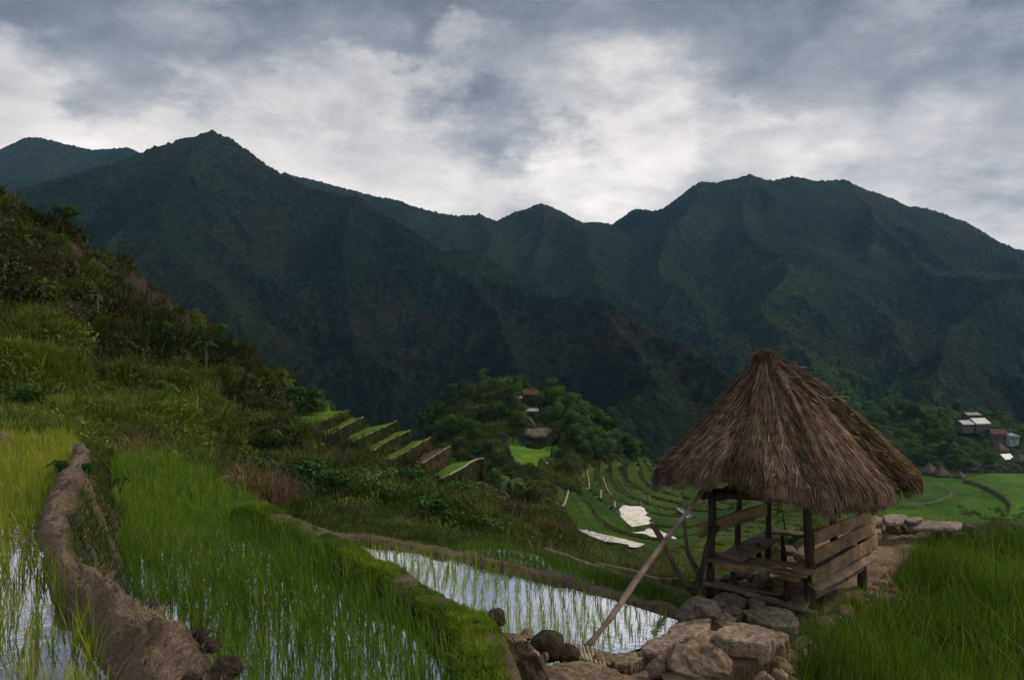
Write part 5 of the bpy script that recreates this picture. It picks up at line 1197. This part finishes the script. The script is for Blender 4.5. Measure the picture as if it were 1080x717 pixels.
# trees standing on the left hill
for (px, d, s, k, sx, lb) in ((318, 66, .42, 5, 1.2, 'round dark tree on the crest of the left hill above the terraces'), (228, 66, .26, 0, 1.3, 'round bush on the skyline halfway down the left hill'), (376, 79, .30, 6, 1.3, 'small bushy tree behind the upper end of the hillside terraces'),
                          (397, 84, .26, 3, 1.3, 'pale small tree behind the middle of the hillside terraces'), (438, 92, .28, 5, 1.2, 'dark small tree behind the lower hillside terraces'), (345, 73, .22, 1, 1.4, 'low bush on the crest at the top of the hillside terraces'),
                          (66, 60, .3, 2, 1.4, 'dark bush on the skyline high on the left hill'), (112, 62, .22, 0, 1.5, 'low bush on the left hill above the bare brown bank'), (520, 100, .40, 4, 1.0, 'leafy tree at the foot of the lowest hillside terrace'), (548, 112, .45, 2, 1.0, 'dark tree in the hollow between the hill and the knoll'),
                          (498, 96, .34, 7, 1.0, 'pale green tree beyond the end of the terraces'), (272, 14.6, .085, 4, 1.0, 'bright green shrub rising from the verge beyond the brown bund'), (355, 15.4, .15, 2, 1.3, 'large dark green bush above the brown bund, left one'), (322, 17, .15, 5, 1.3, 'dark bushy shrub behind the reddish reeds'),
                          (455, 16.5, .13, 0, 1.5, 'broad low bush above the bright paddy in the middle'), (395, 18, .16, 6, 1.4, 'wide olive bush left of the middle, above the bright paddy'), (512, 15.5, .11, 3, 1.5, 'low pale bush above the middle of the brown bund'), (560, 19, .13, 1, 1.4, 'rounded bush where the slope drops to the valley'),
                          (430, 24, .2, 2, 1.4, 'dark bush higher up the slope behind the wide olive bush'), (490, 28, .2, 4, 1.4, 'green bush on the spur below the lowest terrace'), (290, 28, .2, 7, 1.3, 'straggly bush on the slope left of the terraces'), (170, 22, .12, 3, 1.5, 'light bush above the upper end of the middle paddy'), (30, 19, .12, 1, 1.6, 'leafy bush at the foot of the hill behind the left paddy')):
    treeAt('bush' if 'tree' not in lb else 'broadleaf_tree', px, 0, d, s, k, lb, None, 'bush' if 'tree' not in lb else 'tree', sx)
# tree ferns and banana plants
def frondplant(name, px, d, h, nf, fl, label, cat, seed, stem=.08, wide=.12, colr=(.035, .075, .014), zoff=0):
    x = (px-CX)/F*d; z = float(gz(x, d))+zoff; root = empty(name, (x, d, z), label, cat); r = np.random.default_rng(seed)
    V1, Q1, T1 = tube([(x, d, z-.3), (x+.03*h, d, z+h*.5), (x, d, z+h)], [stem, stem*.8, stem*.7], 8, .02, seed); MB().add(V1, Q1, T1).build('trunk', M['bark'], root, True)
    B = MB()
    for k in range(nf):
        a = k/nf*2*math.pi+r.normal()*.25; L = fl*r.uniform(.7, 1.15); up = r.uniform(.25, .9); n = 9
        s = np.linspace(0, 1, n); cx = x+np.cos(a)*L*s*(1-.15*s); cy = d+np.sin(a)*L*s*(1-.15*s); cz = z+h+L*(up*s-1.0*s*s*(.5+.5*up))
        ww = wide*L*np.sin(np.pi*np.clip(s*.9+.08, 0, 1))**.7; sx_, sy_ = -math.sin(a), math.cos(a)
        V_ = np.stack([np.stack([cx-sx_*ww, cy-sy_*ww, cz-ww*.35], -1), np.stack([cx, cy, cz], -1), np.stack([cx+sx_*ww, cy+sy_*ww, cz-ww*.35], -1)], 1)
        # split fringe: drop the quad now and then so that light shows between leaflets
        m = 3; q = []
        for i in range(n-1):
            for j in range(2):
                q.append((i*m+j, i*m+j+1, (i+1)*m+j+1, (i+1)*m+j))
        B.add(V_.reshape(-1, 3), q, None, np.array(colr)*r.uniform(.7, 1.4))
    B.build('fronds', M['leaf'], root); return root
frondplant('tree_fern', 216, 38, 1.9, 11, .75, 'tree fern with a thin tall trunk on the left hill above the brown bank', 'tree fern', 1)
frondplant('tree_fern', 88, 34, 1.1, 12, .9, 'dark palm-like tree fern on the ledge of the left hill', 'tree fern', 2, colr=(.025, .055, .012))
frondplant('tree_fern', 102, 36, 1.1, 9, .8, 'yellowing tree fern just right of the dark one on the ledge', 'tree fern', 3, colr=(.06, .062, .015))
frondplant('tree_fern', 232, 36, 1.0, 9, .7, 'low dark tree fern right of the thin-trunked one', 'tree fern', 5, colr=(.03, .07, .015))
frondplant('banana_plant', 537, 108, 2.2, 9, 3.0, 'banana plant with broad pale leaves in the hollow below the knoll field', 'banana plant', 6, .2, .16, (.09, .15, .035))
frondplant('banana_plant', 566, 104, 1.6, 7, 2.4, 'smaller banana plant right of the broad-leaved one in the hollow', 'banana plant', 7, .2, .16, (.07, .13, .03))
frondplant('fern', 140, 4.55, .05, 8, .20, 'little fern growing from the side of the pale bund', 'fern', 8, .008, .16, (.08, .16, .02), .55)
frondplant('fern', 128, 5.6, .05, 8, .18, 'small fern lower on the earth wall beside the middle paddy', 'fern', 9, .008, .16, (.06, .12, .02), .4)
def taro(px, py, d, h, n, s, label, seed):
    b = P(px, py, d); root = empty('taro_plant', b, label, 'taro plant'); r = np.random.default_rng(seed)
    for k in range(n):
        a = r.uniform(0, 2*math.pi) if n > 1 else 0; hh = h*r.uniform(.7, 1.1); t = b+np.array((math.cos(a)*hh*.45, math.sin(a)*hh*.3, hh)); c = b*.5+t*.5+np.array((0, 0, hh*.15))
        st = MB().add(*tube([b, c, t], [.007, .006, .004], 6)).build('stem', M['stemgreen'], root, True)
        out = np.array([(0, .25), (.28, .42), (.42, .30), (.5, 0), (.40, -.35), (.2, -.72), (0, -1.0), (-.2, -.72), (-.40, -.35), (-.5, 0), (-.42, .30), (-.28, .42)])*s*r.uniform(.8, 1.15)
        dn = np.array((math.cos(a), math.sin(a)*.7, -.75)); dn /= np.linalg.norm(dn); sd = np.array((-math.sin(a), math.cos(a), 0)); 
        rim_ = [t+sd*q[0]-dn*q[1]+np.array((0, 0, -abs(q[0])*.3)) for q in out]; mid = t-dn*(-.3*s); V_ = np.array([mid]+rim_)
        MB().add(V_, None, [(0, i+1, (i+1) % 12+1) for i in range(12)], (.05*r.uniform(.7, 1.5), .11, .02)).build('leaf', M['leaf'], root)
M['stemgreen'] = m_plain('green_stem', (.06, .12, .02), (.1, .17, .03), 5)
taro(66, 512, 8.3, .24, 4, .15, 'taro with dark heart-shaped leaves left of the pale bund', 1)
taro(90, 512, 8.1, .22, 3, .12, 'taro plant standing on the pale bund at its bend', 2)
taro(126, 520, 8.1, .20, 3, .10, 'pale-leaved taro on the wall beside the middle paddy', 3)
for i, (px, py, d, h) in enumerate(((822, 547, 11.5, .55),)):
    r = np.random.default_rng(3); b = P(px+6, py+12, d); root = empty('sapling', b, 'thin leafy twig rising behind the shelter bench', 'sapling')
    MB().add(*tube([b, P(px+4, py-6, d), P(px-4, py-22, d)], [.012, .009, .004], 6, .01, 3)).build('stem', M['bark'], root, True)
    B = MB()
    for k in range(26):
        t = r.uniform(.2, 1); c = b*(1-t)+P(px-4, py-22, d)*t+r.normal(0, .03, 3); u = r.normal(size=3)*.04; v = r.normal(size=3)*.02
        B.add([c-u, c+v, c+u, c-v], [(0, 1, 2, 3)], None, (.08, .15, .03))
    B.build('leaves', M['leaf'], root)

# ================================================================ SKY, SUN, AIR, CAMERA
W = bpy.data.worlds.new('World'); SC.world = W; W.use_nodes = True; nt = W.node_tree
for n in list(nt.nodes): nt.nodes.remove(n)
SUN_EL, SUN_AZ = math.radians(38), math.radians(72)      # azimuth to the right of the view axis (+Y)
outw = nt.nodes.new('ShaderNodeOutputWorld'); bg = nt.nodes.new('ShaderNodeBackground')
sky = nd(nt, 'ShaderNodeTexSky', sky_type='NISHITA'); sky.sun_disc = False; sky.sun_elevation = SUN_EL; sky.sun_rotation = SUN_AZ; sky.altitude = 1200
bg.inputs['Strength'].default_value = .1
tc = nd(nt, 'ShaderNodeTexCoord'); sep = nd(nt, 'ShaderNodeSeparateXYZ'); nt.links.new(tc.outputs['Generated'], sep.inputs[0])
x_, y_, z_ = sep.outputs
zc = mth(nt, 'ADD', mth(nt, 'MAXIMUM', z_, 0.0), .34)
cmb = nd(nt, 'ShaderNodeCombineXYZ'); nt.links.new(mth(nt, 'DIVIDE', x_, zc), cmb.inputs[0]); nt.links.new(mth(nt, 'DIVIDE', y_, zc), cmb.inputs[1])
n1 = noise(nt, cmb.outputs[0], 2.1, 9, .54, .35); n2 = noise(nt, cmb.outputs[0], 6.0, 8, .6, .3); 
mp2 = nd(nt, 'ShaderNodeMapping'); mp2.inputs['Location'].default_value = (4.2, 1.7, .5); nt.links.new(cmb.outputs[0], mp2.inputs[0]); n3 = noise(nt, mp2.outputs[0], .55, 4, .5)
# wobble the direction a little so that bright and dark banks have ragged edges
nzc = nd(nt, 'ShaderNodeTexNoise'); nzc.inputs['Scale'].default_value = 4.5; nzc.inputs['Detail'].default_value = 8; nzc.inputs['Roughness'].default_value = .6; nt.links.new(cmb.outputs[0], nzc.inputs['Vector'])
sb = nd(nt, 'ShaderNodeVectorMath', operation='SUBTRACT'); nt.links.new(nzc.outputs['Color'], sb.inputs[0]); sb.inputs[1].default_value = (.5, .5, .5)
scn = nd(nt, 'ShaderNodeVectorMath', operation='SCALE'); nt.links.new(sb.outputs[0], scn.inputs[0]); scn.inputs['Scale'].default_value = .42
ad = nd(nt, 'ShaderNodeVectorMath', operation='ADD'); nt.links.new(tc.outputs['Generated'], ad.inputs[0]); nt.links.new(scn.outputs[0], ad.inputs[1])
def blob(px, py, sx, sy, amp):
    """an elongated bank of cloud in the direction of px, py; sx, sy its half sizes in radians"""
    c = np.array(((px-CX)/F, 1.0, (CY-py)/F)); c /= np.linalg.norm(c); rt = np.cross(c, (0, 0, 1)); rt /= np.linalg.norm(rt); up = np.cross(rt, c)
    def dot(v):
        dn = nd(nt, 'ShaderNodeVectorMath', operation='DOT_PRODUCT'); nt.links.new(ad.outputs[0], dn.inputs[0]); dn.inputs[1].default_value = tuple(v); return dn.outputs['Value']
    a = mth(nt, 'DIVIDE', dot(rt), sx); b = mth(nt, 'DIVIDE', dot(up), sy)
    r2 = mth(nt, 'ADD', mth(nt, 'MULTIPLY', a, a), mth(nt, 'MULTIPLY', b, b)); front = mth(nt, 'GREATER_THAN', dot(c), 0.0)
    return mth(nt, 'MULTIPLY', mth(nt, 'MULTIPLY', mth(nt, 'EXPONENT', mth(nt, 'MULTIPLY', r2, -1.0)), front), amp)
el = ramp(nt, z_, [(0.0, .86), (.10, .84), (.22, .72), (.32, .50), (.42, .32), (.6, .28), (1.0, .36)])
v = mth(nt, 'MULTIPLY', el, mth(nt, 'ADD', mth(nt, 'MULTIPLY', n1, 1.5), .25))
v = mth(nt, 'MULTIPLY', v, mth(nt, 'ADD', mth(nt, 'MULTIPLY', n2, .5), .75)) 
for b in BLOBS: v = mth(nt, 'ADD', v, blob(*b))
v = mth(nt, 'MAXIMUM', v, .06)
colr = ramp(nt, v, [(.0, (.82, .93, 1.14)), (.25, (.88, .955, 1.09)), (.5, (1.0, .985, 1.0)), (.8, (1.07, 1.0, .95))])
vm = nd(nt, 'ShaderNodeVectorMath', operation='SCALE'); nt.links.new(colr, vm.inputs[0]); nt.links.new(mth(nt, 'MULTIPLY', v, 9.0), vm.inputs['Scale'])
mx = nd(nt, 'ShaderNodeMix', data_type='RGBA'); mx.inputs[0].default_value = .96; nt.links.new(sky.outputs[0], mx.inputs[6]); nt.links.new(vm.outputs[0], mx.inputs[7])
nt.links.new(mx.outputs[2], bg.inputs['Color']); nt.links.new(bg.outputs[0], outw.inputs['Surface'])
sun = bpy.data.lights.new('sun', 'SUN'); sun.energy = SUN_E; sun.angle = math.radians(14); sun.color = (1, .86, .68)
so = bpy.data.objects.new('sun', sun); COL.objects.link(so)
dv_ = Vector((math.sin(SUN_AZ)*math.cos(SUN_EL), math.cos(SUN_AZ)*math.cos(SUN_EL), math.sin(SUN_EL))); so.rotation_euler = dv_.to_track_quat('Z', 'Y').to_euler()
# the air of the valley
V_, Q_ = boxv((150, 1330, 235), (4300, 2900, 720))
hm = bpy.data.materials.new('air'); hm.use_nodes = True; ht = hm.node_tree
for n in list(ht.nodes): ht.nodes.remove(n)
ho = ht.nodes.new('ShaderNodeOutputMaterial'); pv = ht.nodes.new('ShaderNodeVolumePrincipled'); pv.inputs['Color'].default_value = (.26, .52, .88, 1); pv.inputs['Density'].default_value = HAZE; pv.inputs['Anisotropy'].default_value = 0.0
ht.links.new(pv.outputs[0], ho.inputs['Volume'])
hz = mk('haze', V_, Q_, hm); tag(hz, 'thin bluish haze filling the valley', 'haze', kind='stuff')
cam = bpy.data.cameras.new('camera'); co = bpy.data.objects.new('camera', cam); COL.objects.link(co); co.location = (0, 0, 0); co.rotation_euler = (math.pi/2, 0, 0)
cam.sensor_width = 36; cam.lens = 36*F/1080; cam.clip_end = 12000; cam.clip_start = .05; SC.camera = co
SC.view_settings.view_transform = 'Standard'; SC.view_settings.look = 'None'; SC.view_settings.gamma = 1; SC.view_settings.exposure = EXPO
SC.cycles.volume_bounces = 0; SC.cycles.max_bounces = 6; SC.cycles.diffuse_bounces = 3; SC.cycles.glossy_bounces = 3; SC.cycles.transparent_max_bounces = 8
SC.cycles.use_denoising = True
